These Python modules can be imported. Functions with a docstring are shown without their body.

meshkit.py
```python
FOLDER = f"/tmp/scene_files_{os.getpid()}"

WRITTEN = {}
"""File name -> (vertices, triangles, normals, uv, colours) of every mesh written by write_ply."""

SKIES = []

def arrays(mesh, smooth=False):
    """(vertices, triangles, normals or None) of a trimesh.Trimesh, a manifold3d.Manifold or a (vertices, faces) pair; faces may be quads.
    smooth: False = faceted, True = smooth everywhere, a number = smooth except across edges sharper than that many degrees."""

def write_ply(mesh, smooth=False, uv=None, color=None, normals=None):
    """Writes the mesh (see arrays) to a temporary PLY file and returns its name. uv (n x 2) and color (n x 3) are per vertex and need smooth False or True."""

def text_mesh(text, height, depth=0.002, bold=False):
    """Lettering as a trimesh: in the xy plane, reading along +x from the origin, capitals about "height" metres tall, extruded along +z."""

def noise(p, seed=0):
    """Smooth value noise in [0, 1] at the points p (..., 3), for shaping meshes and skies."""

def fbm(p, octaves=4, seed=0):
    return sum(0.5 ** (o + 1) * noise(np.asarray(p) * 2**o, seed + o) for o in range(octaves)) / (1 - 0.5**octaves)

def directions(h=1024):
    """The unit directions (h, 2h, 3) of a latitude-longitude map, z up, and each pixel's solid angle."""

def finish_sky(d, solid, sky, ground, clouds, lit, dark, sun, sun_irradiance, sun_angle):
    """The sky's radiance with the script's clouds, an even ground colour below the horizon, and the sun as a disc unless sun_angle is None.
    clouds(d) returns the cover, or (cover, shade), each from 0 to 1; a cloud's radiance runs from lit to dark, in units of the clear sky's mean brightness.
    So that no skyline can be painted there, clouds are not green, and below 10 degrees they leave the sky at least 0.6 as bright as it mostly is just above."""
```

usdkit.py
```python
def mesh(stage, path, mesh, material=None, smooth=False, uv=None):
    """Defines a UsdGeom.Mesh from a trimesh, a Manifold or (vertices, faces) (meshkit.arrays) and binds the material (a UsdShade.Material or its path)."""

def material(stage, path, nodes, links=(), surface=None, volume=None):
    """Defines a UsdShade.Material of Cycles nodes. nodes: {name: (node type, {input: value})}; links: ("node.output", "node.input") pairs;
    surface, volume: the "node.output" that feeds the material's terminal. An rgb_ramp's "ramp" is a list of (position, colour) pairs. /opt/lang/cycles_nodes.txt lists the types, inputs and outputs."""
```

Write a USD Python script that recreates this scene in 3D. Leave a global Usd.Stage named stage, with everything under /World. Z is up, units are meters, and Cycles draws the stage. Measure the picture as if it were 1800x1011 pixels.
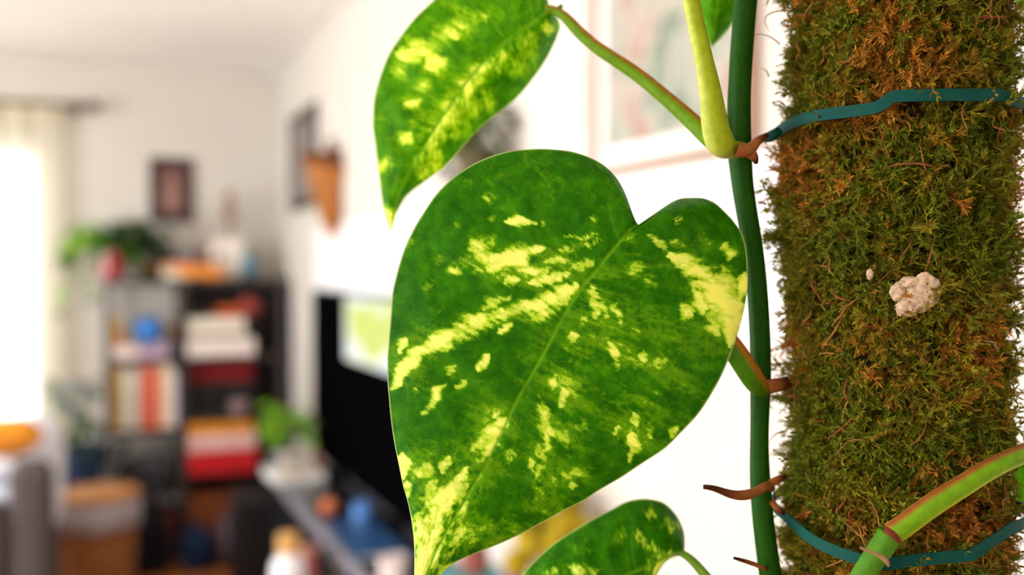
import math, random
import numpy as np
import trimesh
import manifold3d
import usdkit, meshkit
from pxr import Usd, UsdGeom, UsdLux, UsdShade, Gf, Sdf, Vt
from scipy.interpolate import PchipInterpolator, CubicSpline

stage = Usd.Stage.CreateInMemory()
UsdGeom.SetStageUpAxis(stage, 'Z')
UsdGeom.SetStageMetersPerUnit(stage, 1.0)
UsdGeom.Xform.Define(stage, '/World')
UsdGeom.Scope.Define(stage, '/World/Looks')

# ------------------------------------------------------------------ camera, sky, exposure
W, H, F = 1800.0, 1011.0, 1800.0
YAW, PITCH, EYE = math.radians(22.6), math.radians(1.13), np.array([0.0, 0.0, 1.45])
FWD = np.array([math.sin(YAW) * math.cos(PITCH), math.cos(YAW) * math.cos(PITCH), -math.sin(PITCH)])
RIGHT = np.array([math.cos(YAW), -math.sin(YAW), 0.0])
UP = np.cross(RIGHT, FWD)
FOCUS = 0.256
cam = UsdGeom.Camera.Define(stage, '/World/camera')
cam.CreateHorizontalApertureAttr(36.0)
cam.CreateVerticalApertureAttr(36.0 * H / W)
cam.CreateFocalLengthAttr(36.0)
cam.CreateFStopAttr(6.6)
cam.CreateFocusDistanceAttr(FOCUS)
cam.CreateClippingRangeAttr(Gf.Vec2f(0.02, 200.0))
cam.CreateExposureAttr(0.48)
cm = np.eye(4)
cm[0, :3], cm[1, :3], cm[2, :3], cm[3, :3] = RIGHT, UP, -FWD, EYE
cam.AddTransformOp().Set(Gf.Matrix4d(*[float(v) for v in cm.ravel()]))

dome = UsdLux.DomeLight.Define(stage, '/World/sky_light')
dome.CreateIntensityAttr(1.9)
dome.CreateColorAttr(Gf.Vec3f(0.93, 0.97, 1.0))
# daylight of the big window in the left wall, beside the camera
wl = UsdLux.RectLight.Define(stage, '/World/window_light')
wl.CreateWidthAttr(3.0); wl.CreateHeightAttr(2.0); wl.CreateIntensityAttr(2.0)
wl.CreateColorAttr(Gf.Vec3f(1.0, 0.985, 0.955))
wl.AddTranslateOp().Set(Gf.Vec3d(-2.95, 2.8, 1.45)); wl.AddRotateXYZOp().Set(Gf.Vec3f(0, -90, 0))

# added fill light for the plant, in an unseen left-wall opening nearer the camera
wf = UsdLux.RectLight.Define(stage, '/World/added_fill_light')
wf.CreateWidthAttr(1.5); wf.CreateHeightAttr(1.35); wf.CreateIntensityAttr(2.0)
wf.CreateColorAttr(Gf.Vec3f(1.0, 0.985, 0.955))
wf.AddTranslateOp().Set(Gf.Vec3d(-2.95, -0.35, 1.62)); wf.AddRotateXYZOp().Set(Gf.Vec3f(0, -90, 0))

# ------------------------------------------------------------------ helpers
def ray(px, py):
    return FWD + RIGHT * ((px - W / 2) / F) - UP * ((py - H / 2) / F)

def P(px, py, d):
    """world point at axis depth d (arrays allowed)"""
    px, py, d = np.broadcast_arrays(np.asarray(px, float), np.asarray(py, float), np.asarray(d, float))
    v = FWD + RIGHT * ((px - W / 2) / F)[..., None] - UP * ((py - H / 2) / F)[..., None]
    return EYE + v * d[..., None]

def onx(px, py, x):
    r = ray(px, py); return EYE + r * (x / r[0])

def ony(px, py, y):
    r = ray(px, py); return EYE + r * (y / r[1])

def onz(px, py, z):
    r = ray(px, py); return EYE + r * ((z - EYE[2]) / r[2])

def S(r, g, b):
    return tuple(float(c / 12.92 if c <= 0.04045 else ((c + 0.055) / 1.055) ** 2.4) for c in (r / 255, g / 255, b / 255))

MATS = {}
def mat(name, rgb, rough=0.5, spec=0.4, vary=0.12, scale=18.0, bump=0.0, metallic=0.0, coat=0.0, sheen=0.0, stretch=(1, 1, 1), trans=0.0):
    if name in MATS: return MATS[name]
    c = np.array(rgb)
    nodes = {'geo': ('geometry', {}), 'mp': ('mapping', {'scale': stretch}), 'n': ('noise_texture', {'scale': scale, 'detail': 4.0}),
             'r': ('rgb_ramp', {'ramp': [(0.25, tuple(c * (1 - vary))), (0.75, tuple(np.minimum(c * (1 + vary), 0.95)))]}),
             'p': ('principled_bsdf', {'roughness': rough, 'specular_ior_level': spec, 'metallic': metallic, 'coat_weight': coat, 'sheen_weight': sheen})}
    links = [('geo.position', 'mp.vector'), ('mp.vector', 'n.vector'), ('n.fac', 'r.fac'), ('r.color', 'p.base_color')]
    surf = 'p.BSDF'
    if bump:
        nodes['b'] = ('bump', {'strength': 0.6, 'distance': bump}); links += [('n.fac', 'b.height'), ('b.normal', 'p.normal')]
    if trans:
        nodes['t'] = ('translucent_bsdf', {}); nodes['m'] = ('mix_closure', {'fac': trans})
        links += [('r.color', 't.color'), ('p.BSDF', 'm.closure1'), ('t.BSDF', 'm.closure2')]; surf = 'm.closure'
    MATS[name] = usdkit.material(stage, '/World/Looks/' + name, nodes, links, surface=surf)
    return MATS[name]

used = {}
def fresh(path):
    n = used.get(path, 0); used[path] = n + 1
    return path if n == 0 else f'{path}_{n:03d}'

class Thing:
    def __init__(self, path, loc): self.path, self.loc = path, np.asarray(loc, float)

def setdata(prim, label=None, cat=None, group=None, kind=None):
    for k, v in (('label', label), ('category', cat), ('group', group), ('kind', kind)):
        if v: prim.SetCustomDataByKey(k, v)

def thing(name, label, cat, loc=(0, 0, 0), group=None, rz=0.0):
    p = fresh('/World/' + name)
    x = UsdGeom.Xform.Define(stage, p)
    x.AddTranslateOp().Set(Gf.Vec3d(*map(float, loc)))
    if rz: x.AddRotateZOp().Set(float(rz))
    setdata(x.GetPrim(), label, cat, group)
    return Thing(p, loc)

def put(name, mesh, m, parent=None, smooth=35, label=None, cat=None, group=None, kind=None, world=False, uv=None, pv=None):
    """one Mesh prim; world: the vertices are in world coordinates and are moved into the parent's"""
    base = parent.path if parent is not None else '/World'
    p = fresh(base + '/' + name)
    if hasattr(mesh, 'to_mesh') or isinstance(mesh, (tuple, list)):
        v, f, _ = meshkit.arrays(mesh); mesh = trimesh.Trimesh(v, f, process=False)
    else: mesh = mesh.copy()
    loc = parent.loc if (parent is not None and world) else np.zeros(3)
    mesh.vertices = np.asarray(mesh.vertices) - loc
    prim = usdkit.mesh(stage, p, mesh, m, smooth=smooth)
    if pv is not None:
        for k, a in pv.items():
            a = np.asarray(a, np.float32)
            UsdGeom.PrimvarsAPI(prim).CreatePrimvar(k, Sdf.ValueTypeNames.Color3fArray, 'vertex').Set(Vt.Vec3fArray.FromNumpy(a))
    setdata(prim.GetPrim(), label, cat, group, kind)
    return Thing(p, parent.loc if parent is not None else np.zeros(3))

def cat_(*ms): return trimesh.util.concatenate([m for m in ms])

def rbox(sx, sy, sz, c=(0, 0, 0), b=0.004, rz=0.0, rx=0.0, ry=0.0):
    """chamfered box centred on c"""
    b = min(b, sx * .45, sy * .45, sz * .45); pts = []
    for x in (-1, 1):
        for y in (-1, 1):
            for z in (-1, 1):
                X, Y, Z = x * sx / 2, y * sy / 2, z * sz / 2
                pts += [(X - x * b, Y - y * b, Z), (X - x * b, Y, Z - z * b), (X, Y - y * b, Z - z * b)]
    m = trimesh.convex.convex_hull(np.array(pts))
    T = trimesh.transformations
    if rx or ry or rz: m.apply_transform(T.euler_matrix(math.radians(rx), math.radians(ry), math.radians(rz)))
    m.apply_translation(c)
    return m

def bx(x0, x1, y0, y1, z0, z1, b=0.003):
    return rbox(x1 - x0, y1 - y0, z1 - z0, ((x0 + x1) / 2, (y0 + y1) / 2, (z0 + z1) / 2), b)

def pillow(sx, sy, sz, n=14, c=(0, 0, 0), rot=(0, 0, 0), crease=0.0, seed=0):
    """soft cushion: superellipsoid"""
    m = trimesh.creation.icosphere(3)
    v = np.array(m.vertices)
    e = 0.55
    q = np.sign(v) * np.abs(v) ** e
    q /= np.maximum(1e-9, (np.abs(q) ** 3.0).sum(1) ** (1 / 3.0))[:, None]
    q = q * np.array([sx, sy, sz]) / 2
    q[:, 2] *= (1 - 0.6 * np.clip(np.maximum(np.abs(q[:, 0]) / (sx / 2), np.abs(q[:, 1]) / (sy / 2)), 0, 1) ** 4)
    if crease: q += (meshkit.fbm(q * 14, 3, seed)[:, None] - .5) * crease * v
    m = trimesh.Trimesh(q, m.faces, process=False)
    m.apply_transform(trimesh.transformations.euler_matrix(*[math.radians(a) for a in rot])); m.apply_translation(c)
    return m

def lathe(profile, n=28, c=(0, 0, 0)):
    m = trimesh.creation.revolve(np.array(profile, float), sections=n); m.apply_translation(c); return m

def cyl(r, h, c=(0, 0, 0), n=20, axis='z'):
    m = trimesh.creation.cylinder(radius=r, height=h, sections=n)
    if axis == 'x': m.apply_transform(trimesh.transformations.rotation_matrix(math.pi / 2, [0, 1, 0]))
    if axis == 'y': m.apply_transform(trimesh.transformations.rotation_matrix(math.pi / 2, [1, 0, 0]))
    m.apply_translation(c); return m

def frames(p):
    t = np.gradient(p, axis=0); t /= np.linalg.norm(t, axis=1, keepdims=True) + 1e-12
    return t

def tube(points, radii, sides=8, ref=None, cap=True, n=None, col=None):
    """a swept tube; col(t, angle) -> rgb per vertex. The angle is measured from the screen-free reference direction ref."""
    p = np.asarray(points, float)
    radii = np.broadcast_to(np.asarray(radii, float), (len(p),))
    if n:
        s = np.r_[0, np.cumsum(np.linalg.norm(np.diff(p, axis=0), axis=1))]; s /= s[-1]
        q = np.linspace(0, 1, n)
        p2 = CubicSpline(s, p)(q) if len(p) > 2 else p[0] + (p[-1] - p[0]) * q[:, None]
        radii = PchipInterpolator(s, radii)(q); p = p2
    t = frames(p)
    ref = np.array([0, 0, 1.0]) if ref is None else np.asarray(ref, float)
    a = np.cross(t, ref)
    bad = np.linalg.norm(a, axis=1) < 0.05
    a[bad] = np.cross(t[bad], [1.0, 0.1, 0])
    a /= np.linalg.norm(a, axis=1, keepdims=True)
    b = np.cross(a, t)
    ang = np.arange(sides) * 2 * math.pi / sides
    v = p[:, None] + radii[:, None, None] * (np.cos(ang)[None, :, None] * b[:, None] + np.sin(ang)[None, :, None] * a[:, None])
    i, j = np.meshgrid(np.arange(len(p) - 1), np.arange(sides), indexing='ij')
    k = (j + 1) % sides
    q = np.stack([i * sides + j, (i + 1) * sides + j, (i + 1) * sides + k, i * sides + k], -1).reshape(-1, 4)
    f = np.vstack([q[:, [0, 1, 2]], q[:, [0, 2, 3]]])
    V = v.reshape(-1, 3); L = len(p)
    tt = np.repeat(np.linspace(0, 1, L), sides); aa = np.tile(ang, L)
    if cap:
        V = np.vstack([V, p[0], p[-1]]); n0, n1 = L * sides, L * sides + 1
        jj = np.arange(sides); kk = (jj + 1) % sides
        f = np.vstack([f, np.stack([np.full(sides, n0), jj, kk], 1), np.stack([np.full(sides, n1), (L - 1) * sides + kk, (L - 1) * sides + jj], 1)])
        tt = np.r_[tt, 0, 1]; aa = np.r_[aa, 0, 0]
    m = trimesh.Trimesh(V, f, process=False)
    if col is None: return m
    return m, np.array(col(tt, aa), float)

# ------------------------------------------------------------------ the room (setting)
XR, YB, ZC = 0.99, 5.75, 2.52          # right wall, back wall, ceiling
XL, YF = -3.0, -1.6
m_wall = mat('wall_cream', (0.64, 0.60, 0.535), 0.85, 0.15, 0.02, 3.0)
m_ceil = mat('ceiling_white', (0.93, 0.925, 0.89), 0.9, 0.1, 0.02, 2.0)
m_white = mat('white_paint', (0.88, 0.88, 0.87), 0.45, 0.4, 0.01)
m_base = mat('baseboard_paint', (0.78, 0.75, 0.70), 0.5, 0.3, 0.02)

def struct(name, mesh, m, parent=None, **k):
    return put(name, mesh, m, parent, kind='structure' if parent is None else None, **k)

# wood floor of single planks
m_gap = mat('floor_gap', (0.05, 0.02, 0.008), 0.8)
floor = struct('floor', bx(XL - .1, XR + .1, YF - .3, YB + .1, -0.08, -0.012, .001), m_gap, smooth=False)
m_planks = [mat(f'orange_oak_{i}', c, 0.32, 0.45, 0.22, 9.0, stretch=(6, .6, 1)) for i, c in enumerate([(0.40, 0.13, 0.03), (0.45, 0.155, 0.04), (0.36, 0.11, 0.026)])]
rng = random.Random(4)
xk = XL + .02
while xk < XR - .01:
    w_ = min(.14, XR - .005 - xk); y0 = YF - .2 - rng.random() * 1.2
    while y0 < YB:
        y1 = y0 + 1.5
        if y1 > YF:
            put('plank', bx(xk + .001, xk + w_ - .001, max(y0, YF - .2) + .001, min(y1, YB) - .001, -0.012, 0.0, .0015), rng.choice(m_planks), floor, smooth=False)
        y0 = y1
    xk += w_
struct('ceiling', bx(XL - .1, XR + .1, YF - .3, YB + .1, ZC, ZC + .1), m_ceil, smooth=False)
struct('wall_right', bx(XR, XR + .12, YF - .3, YB + .12, 0, ZC), m_wall, smooth=False)
# back wall with the window opening left of the shelf
WX0, WX1, WZ0, WZ1 = -1.75, -0.20, 0.55, 2.06
wb = cat_(bx(XL - .1, WX0, YB, YB + .12, 0, ZC), bx(WX1, XR, YB, YB + .12, 0, ZC), bx(WX0, WX1, YB, YB + .12, WZ1, ZC), bx(WX0, WX1, YB, YB + .12, 0, WZ0))
struct('wall_back', wb, m_wall, smooth=False)
# left wall with a wide window beside the camera
LY0, LY1, LZ0, LZ1 = 1.2, 4.4, 0.42, 2.48
wlft = cat_(bx(XL - .12, XL, LY1, YB, 0, ZC), bx(XL - .12, XL, YF, -1.12, 0, ZC), bx(XL - .12, XL, .42, LY0, 0, ZC), bx(XL - .12, XL, -1.12, .42, 0, .93), bx(XL - .12, XL, -1.12, .42, 2.31, ZC), bx(XL - .12, XL, LY0, LY1, 0, LZ0), bx(XL - .12, XL, LY0, LY1, LZ1, ZC))  # the smaller near opening is added for the fill light
struct('wall_left', wlft, m_wall, smooth=False)
struct('wall_front', bx(XL - .12, XR + .12, YF - .12, YF, 0, ZC), m_wall, smooth=False)
struct('baseboard_back', bx(XL, XR - .015, YB - .015, YB, 0, .1), m_base, smooth=False)
struct('baseboard_right', bx(XR - .015, XR, YF, YB - .015, 0, .1), m_base, smooth=False)
# white panel band along the right wall
struct('trim_1', bx(XR - .012, XR, .9, 4.72, 1.325, 1.63, .003), m_white, smooth=False)

glass = usdkit.material(stage, '/World/Looks/window_glass', {'fr': ('fresnel', {'IOR': 1.5}), 't': ('transparent_bsdf', {}), 'g': ('glossy_bsdf', {'roughness': 0.02, 'color': (1, 1, 1)}), 'm': ('mix_closure', {})},
                        [('fr.fac', 'm.fac'), ('t.BSDF', 'm.closure1'), ('g.BSDF', 'm.closure2')], surface='m.closure')
def window(name, x0, x1, y0, y1, z0, z1, axis):
    t = thing(name, None, None, ((x0 + x1) / 2, (y0 + y1) / 2, z0)); setdata(stage.GetPrimAtPath(t.path), kind='structure')
    w = .05
    if axis == 'y':
        put('window_frame', cat_(bx(x0, x1, y0, y1, z0, z0 + w), bx(x0, x1, y0, y1, z1 - w, z1), bx(x0, x0 + w, y0, y1, z0 + w, z1 - w), bx(x1 - w, x1, y0, y1, z0 + w, z1 - w), bx((x0 + x1) / 2 - .025, (x0 + x1) / 2 + .025, y0, y1, z0 + w, z1 - w)), m_white, t, smooth=False, world=True)
        for a, b in ((x0 + w, (x0 + x1) / 2 - .025), ((x0 + x1) / 2 + .025, x1 - w)):
            put('pane', bx(a, b, (y0 + y1) / 2 - .003, (y0 + y1) / 2 + .003, z0 + w, z1 - w, .001), glass, t, smooth=False, world=True)
    return t
window('window_1', WX0, WX1, YB + .03, YB + .09, WZ0, WZ1, 'y')

# ------------------------------------------------------------------ curtain and rod on the back wall
m_sheer = usdkit.material(stage, '/World/Looks/sheer_curtain', {
    'geo': ('geometry', {}), 'mp': ('mapping', {'scale': (300, 300, 300)}), 'n': ('noise_texture', {'scale': 1.0}), 'r': ('rgb_ramp', {'ramp': [(0.3, (0.90, 0.86, 0.70)), (0.7, (0.95, 0.92, 0.80))]}),
    'd': ('diffuse_bsdf', {}), 't': ('translucent_bsdf', {}), 'x': ('transparent_bsdf', {'color': (1, 1, 1)}), 'm': ('mix_closure', {'fac': 0.6}), 'm2': ('mix_closure', {'fac': 0.3})},
    [('geo.position', 'mp.vector'), ('mp.vector', 'n.vector'), ('n.fac', 'r.fac'), ('r.color', 'd.color'), ('r.color', 't.color'), ('d.BSDF', 'm.closure1'), ('t.BSDF', 'm.closure2'), ('m.closure', 'm2.closure1'), ('x.BSDF', 'm2.closure2')], surface='m2.closure')
m_rod = mat('rod_bronze', S(92, 62, 48), 0.4, 0.5)
def curtain(x0, x1, y, z0, z1, label):
    t = thing('curtain', label, 'curtain', ((x0 + x1) / 2, y, z0))
    xs = np.linspace(x0, x1, 160); zs = np.linspace(z0, z1, 14)
    X, Z = np.meshgrid(xs, zs)
    amp = .018 + .012 * (z1 - Z) / (z1 - z0)
    Y = y + amp * np.sin((X - x0) * 2 * math.pi / .115 + .4 * np.sin(X * 9)) + .006 * np.sin(X * 140 + Z)
    v = np.stack([X, Y, Z], -1).reshape(-1, 3); n = len(xs)
    i, j = np.meshgrid(np.arange(len(zs) - 1), np.arange(n - 1), indexing='ij')
    a = (i * n + j).ravel(); q = np.stack([a, a + 1, a + n + 1, a + n], 1)
    put('cloth', (v, q), m_sheer, t, smooth=True, world=True)
    hd = v[-n:]; bot = hd.copy(); bot[:, 2] -= .07
    back = lambda w, o: w + np.array([0, o, 0])
    vv = np.vstack([back(bot, -.004), back(hd, -.004), back(hd, .004), back(bot, .004)]); fs = []
    for k in range(n - 1):
        for r in range(4):
            s = (r + 1) % 4; fs.append((r * n + k, r * n + k + 1, s * n + k + 1, s * n + k))
    put('heading_tape', (vv, np.array(fs)), m_sheer, t, smooth=True, world=True)
    return t
rodz = 2.27
curtain(-0.62, -0.105, YB - .085, 0.04, rodz - .012, 'cream sheer curtain hanging at the bright window left of the bookcase')
curtain(-1.75, -0.68, YB - .085, 0.04, rodz - .012, 'wide cream sheer curtain panel further left on the window')
t = thing('curtain_rod', 'thin dark bronze curtain rod with round end knob above the window', 'curtain rod', (-.9, YB - .085, rodz))
put('rod', cyl(.011, 1.86, (0, 0, 0), 14, 'x'), m_rod, t)
for x in (-.965, .965): put('finial', trimesh.creation.icosphere(2, .034).apply_translation((x * .98, 0, 0)), m_rod, t)
for x in (-.86, .86): put('bracket', cat_(rbox(.02, .07, .02, (x, .042, 0)), rbox(.04, .012, .07, (x, .079, 0))), m_rod, t)

# ------------------------------------------------------------------ bookcase
m_shelf = mat('dark_grey_wood', S(62, 54, 52), 0.5, 0.35, 0.15, 14, stretch=(1, 1, 6))
BX0, BX1, BY0, BY1 = 0.085, 0.955, 5.34, 5.68
DIV = float(ony(323, 600, BY0)[0])
zs_l = [float(ony(323, y, BY0)[2]) for y in (628, 752, 862)]
zs_r = [float(ony(390, y, BY0)[2]) for y in (626, 733, 830)]
ztop = float(ony(323, 491, BY0)[2])
TH = .024
bc = thing('bookcase', 'dark grey two-bay open bookcase full of books in the room corner', 'bookcase', (BX0, BY0, 0))
put('side_panel', bx(BX1 - TH, BX1, BY0, BY1, 0, ztop - TH), m_shelf, bc, world=True)
for y in (BY0, BY1 - .04): put('post', bx(BX0, BX0 + TH, y, y + .04, 0, ztop - TH), m_shelf, bc, world=True)
for z in (.06, .66, 1.0): put('side_rail', bx(BX0 + .004, BX0 + TH - .004, BY0 + .04, BY1 - .04, z - .03, z - .005), m_shelf, bc, world=True)
put('divider', bx(DIV - TH / 2, DIV + TH / 2, BY0 + .003, BY1, .06, ztop - TH), m_shelf, bc, world=True)
put('top_panel', bx(BX0 - .008, BX1 + .008, BY0 - .008, BY1, ztop - TH, ztop), m_shelf, bc, world=True)
put('base_panel', bx(BX0 + TH, BX1 - TH, BY0 + .01, BY1, .05, .05 + TH), m_shelf, bc, world=True)
put('plinth', bx(BX0 + TH, BX1 - TH, BY0 + .02, BY0 + .04, 0, .05), m_shelf, bc, world=True)
m_back = mat('shelf_back', S(84, 74, 68), 0.8, 0.2)
put('back_panel', bx(DIV, BX1 - TH, BY1 - .008, BY1, .074, ztop - TH), m_shelf, bc, world=True)
for z in zs_l: put('shelf', bx(BX0 + TH, DIV - TH / 2, BY0 + .004, BY1 - .008, z - TH, z), m_shelf, bc, world=True)
for z in zs_r: put('shelf', bx(DIV + TH / 2, BX1 - TH, BY0 + .004, BY1 - .008, z - TH, z), m_shelf, bc, world=True)

m_page = mat('book_pages', (0.72, 0.66, 0.54), 0.85, 0.1, 0.1, 300)
def book_up(x, z, w, h, d, rgb, name, label, group, lean=0.0, y=None):
    """a book standing on a shelf, spine to the room"""
    y = BY0 + .03 if y is None else y
    t = thing('book', label, 'book', (x + w / 2, y + d / 2, z), group)
    c = mat('book_' + name, rgb, 0.55, 0.3, 0.06, 40); b = .0025
    cover = cat_(rbox(w, .004, h, (0, -d / 2 + .002, h / 2), .001), rbox(b, d, h, (-w / 2 + b / 2, 0, h / 2), .0008), rbox(b, d, h, (w / 2 - b / 2, 0, h / 2), .0008))
    pages = rbox(w - 2 * b - .0004, d - .01, h - .008, (0, .001, h / 2), .0005)
    if lean:
        T = trimesh.transformations.rotation_matrix(math.radians(lean), [0, 1, 0], [w / 2 if lean > 0 else -w / 2, 0, 0])
        cover.apply_transform(T); pages.apply_transform(T)
    put('cover', cover, c, t, smooth=False); put('pages', pages, m_page, t, smooth=False)
    return t
def book_flat(x0, x1, y0, y1, z, h, rgb, name, label, group, rz=0.0, cat='book'):
    t = thing('book', label, cat, ((x0 + x1) / 2, (y0 + y1) / 2, z), group, rz)
    c = mat('book_' + name, rgb, 0.5, 0.3, 0.06, 40); w, d, b = x1 - x0, y1 - y0, .003
    cover = cat_(rbox(w, d, b, (0, 0, b / 2), .001), rbox(w, d, b, (0, 0, h - b / 2), .001), rbox(w, .004, h, (0, -d / 2 + .002, h / 2), .001))
    put('cover', cover, c, t, smooth=False)
    put('pages', rbox(w - .012, d - .012, h - 2 * b, (0, .003, h / 2), .0005), m_page, t, smooth=False)
    return t

# row of upright books, left bay, second tier
row = [('amber', 196, 209, 645, (.62, .30, .06), 'amber-spined book at the left end of the upright row'),
       ('yellowcream', 209, 219, 650, (.74, .64, .30), 'pale yellow book second in the upright row'),
       ('ivory', 219, 229, 655, (.78, .74, .66), 'ivory book third in the upright row'),
       ('greige', 230, 243, 650, (.62, .58, .53), 'pale grey book left of the salmon book'),
       ('salmon', 244, 260, 644, (.72, .24, .13), 'salmon orange book in the middle of the upright row'),
       ('vermilion', 260, 277, 648, (.72, .05, .03), 'bright red book in the upright row'),
       ('peach', 278, 290, 641, (.82, .50, .30), 'peach-spined book right of the red book'),
       ('cream', 290, 301, 640, (.86, .70, .52), 'cream-spined tall book right of the peach book'),
       ('lilac', 301, 311, 652, (.72, .64, .70), 'pale lilac book near the right end of the upright row')]
for nm, p0, p1, ptop, rgb, lab in row:
    x0, x1 = ony(p0, 700, BY0 + .03)[0], ony(p1, 700, BY0 + .03)[0]
    h = ony((p0 + p1) / 2, ptop, BY0 + .03)[2] - zs_l[1]
    book_up(x0, zs_l[1], x1 - x0 - .0008, h, .2, rgb, nm, lab, 'upright books on the second shelf')
x0 = ony(311.5, 700, BY0 + .03)[0]
book_up(x0, zs_l[1], DIV - TH / 2 - x0 - .002, .27, .2, (.05, .035, .09), 'aubergine', 'dark purple book at the right end of the upright row', 'upright books on the second shelf')
# left bay, first tier
zt = zs_l[0]
xa, xb_ = ony(194, 610, BY0 + .03)[0], ony(243, 610, BY0 + .03)[0]
book_flat(max(xa, BX0 + TH + .004), xb_, BY0 + .01, BY0 + .22, zt, .062, (.82, .66, .60), 'blush', 'thick blush pink book lying flat at the left of the first shelf', None)
book_up(BX0 + TH + .006, zt + .0622, .03, .15, .17, (.72, .50, .12), 'mustard', 'mustard yellow book standing on the blush pink book', None)
book_up(BX0 + TH + .0375, zt + .0622, .02, .09, .15, (.60, .12, .05), 'rust', 'short rust red book beside the mustard book', None)
m_blue = mat('blue_glaze', (.03, .20, .62), 0.25, 0.5, 0.25, 12)
m_navy = mat('navy_glaze', (.006, .012, .04), 0.3, 0.5)
t = thing('blue_globe', 'blue ball-shaped globe on a dark foot on the first shelf', 'globe', (ony(262, 600, 5.45)[0], 5.45, zt))
put('ball', trimesh.creation.icosphere(3, .068).apply_translation((0, 0, .135)), m_blue, t)
put('foot', lathe([(0, 0), (.05, 0), (.052, .008), (.02, .02), (.014, .045), (.03, .074), (0, .078)]), m_navy, t)
put('meridian_arm', tube([(.0, 0, .06), (-.055, 0, .08), (-.076, 0, .135), (-.055, 0, .192), (0, 0, .207)], .005, 8, n=18, ref=(0, 1, 0)), m_navy, t)
xa, xb_ = ony(246, 600, BY0)[0], ony(296, 600, BY0)[0]
m_lav = mat('lavender_card', (.52, .34, .44), .6)
t = thing('lavender_box', 'small lavender box lying in front of the blue globe', 'box', ((xa + xb_) / 2, BY0 + .035, zt))
put('box_body', rbox(xb_ - xa, .045, .05, (0, 0, .025)), m_lav, t); put('box_lid', rbox(xb_ - xa + .006, .051, .018, (0, 0, .055)), mat('lavender_lid', (.44, .36, .58), .6), t)
m_brown = mat('brown_wood', (.20, .08, .025), .5, .4, .25, 30, stretch=(1, 1, 5))
m_blackish = mat('black_matt', (.010, .010, .012), .55, .35)
xa = ony(305, 600, BY0 + .12)[0]
t = thing('wooden_goblet', 'brown wooden bowl on a black stand beside the divider', 'goblet', (xa, BY0 + .12, zt))
put('stand', lathe([(0, 0), (.035, 0), (.035, .006), (.014, .015), (.012, .08), (.02, .09), (0, .092)]), m_blackish, t)
put('bowl', lathe([(0, .09), (.02, .092), (.04, .12), (.046, .155), (.042, .155), (.036, .122), (0, .1)]), m_brown, t)
# right bay, first tier
zt = zs_r[0]
xa, xb_ = ony(328, 600, BY0)[0], ony(448, 600, BY0)[0]
book_flat(xa, xb_, BY0 + .012, BY0 + .26, zt, .088, (.84, .72, .66), 'white_pink', 'thick pinkish white book at the bottom of the two-book stack', 'stack of two thick pale books')
book_flat(xa + .012, xb_ - .03, BY0 + .014, BY0 + .25, zt + .0882, .022, (.20, .16, .05), 'olive', 'thin olive book between the two thick pale books', None)
z2 = zt + .1104
m_olive = mat('olive_card', (.30, .26, .10), .7)
book_flat(xa + .01, xb_ - .045, BY0 + .016, BY0 + .25, z2, .083, (.78, .70, .58), 'bone', 'thick cream book on top of the two-book stack', 'stack of two thick pale books')
z3 = z2 + .0832
t = thing('black_box', 'small black box on the stack of pale books', 'box', (ony(342, 540, BY0 + .1)[0], BY0 + .1, z3))
put('box_body', rbox(.085, .1, .045, (0, 0, .0225)), m_blackish, t); put('box_lid', rbox(.089, .104, .012, (0, 0, .051)), m_blackish, t)
m_or = mat('orange_red', (.62, .11, .02), .5, .4); m_rd = mat('dull_red', (.46, .07, .05), .45, .4); m_pk = mat('dusty_pink', (.50, .20, .20), .6)
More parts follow.
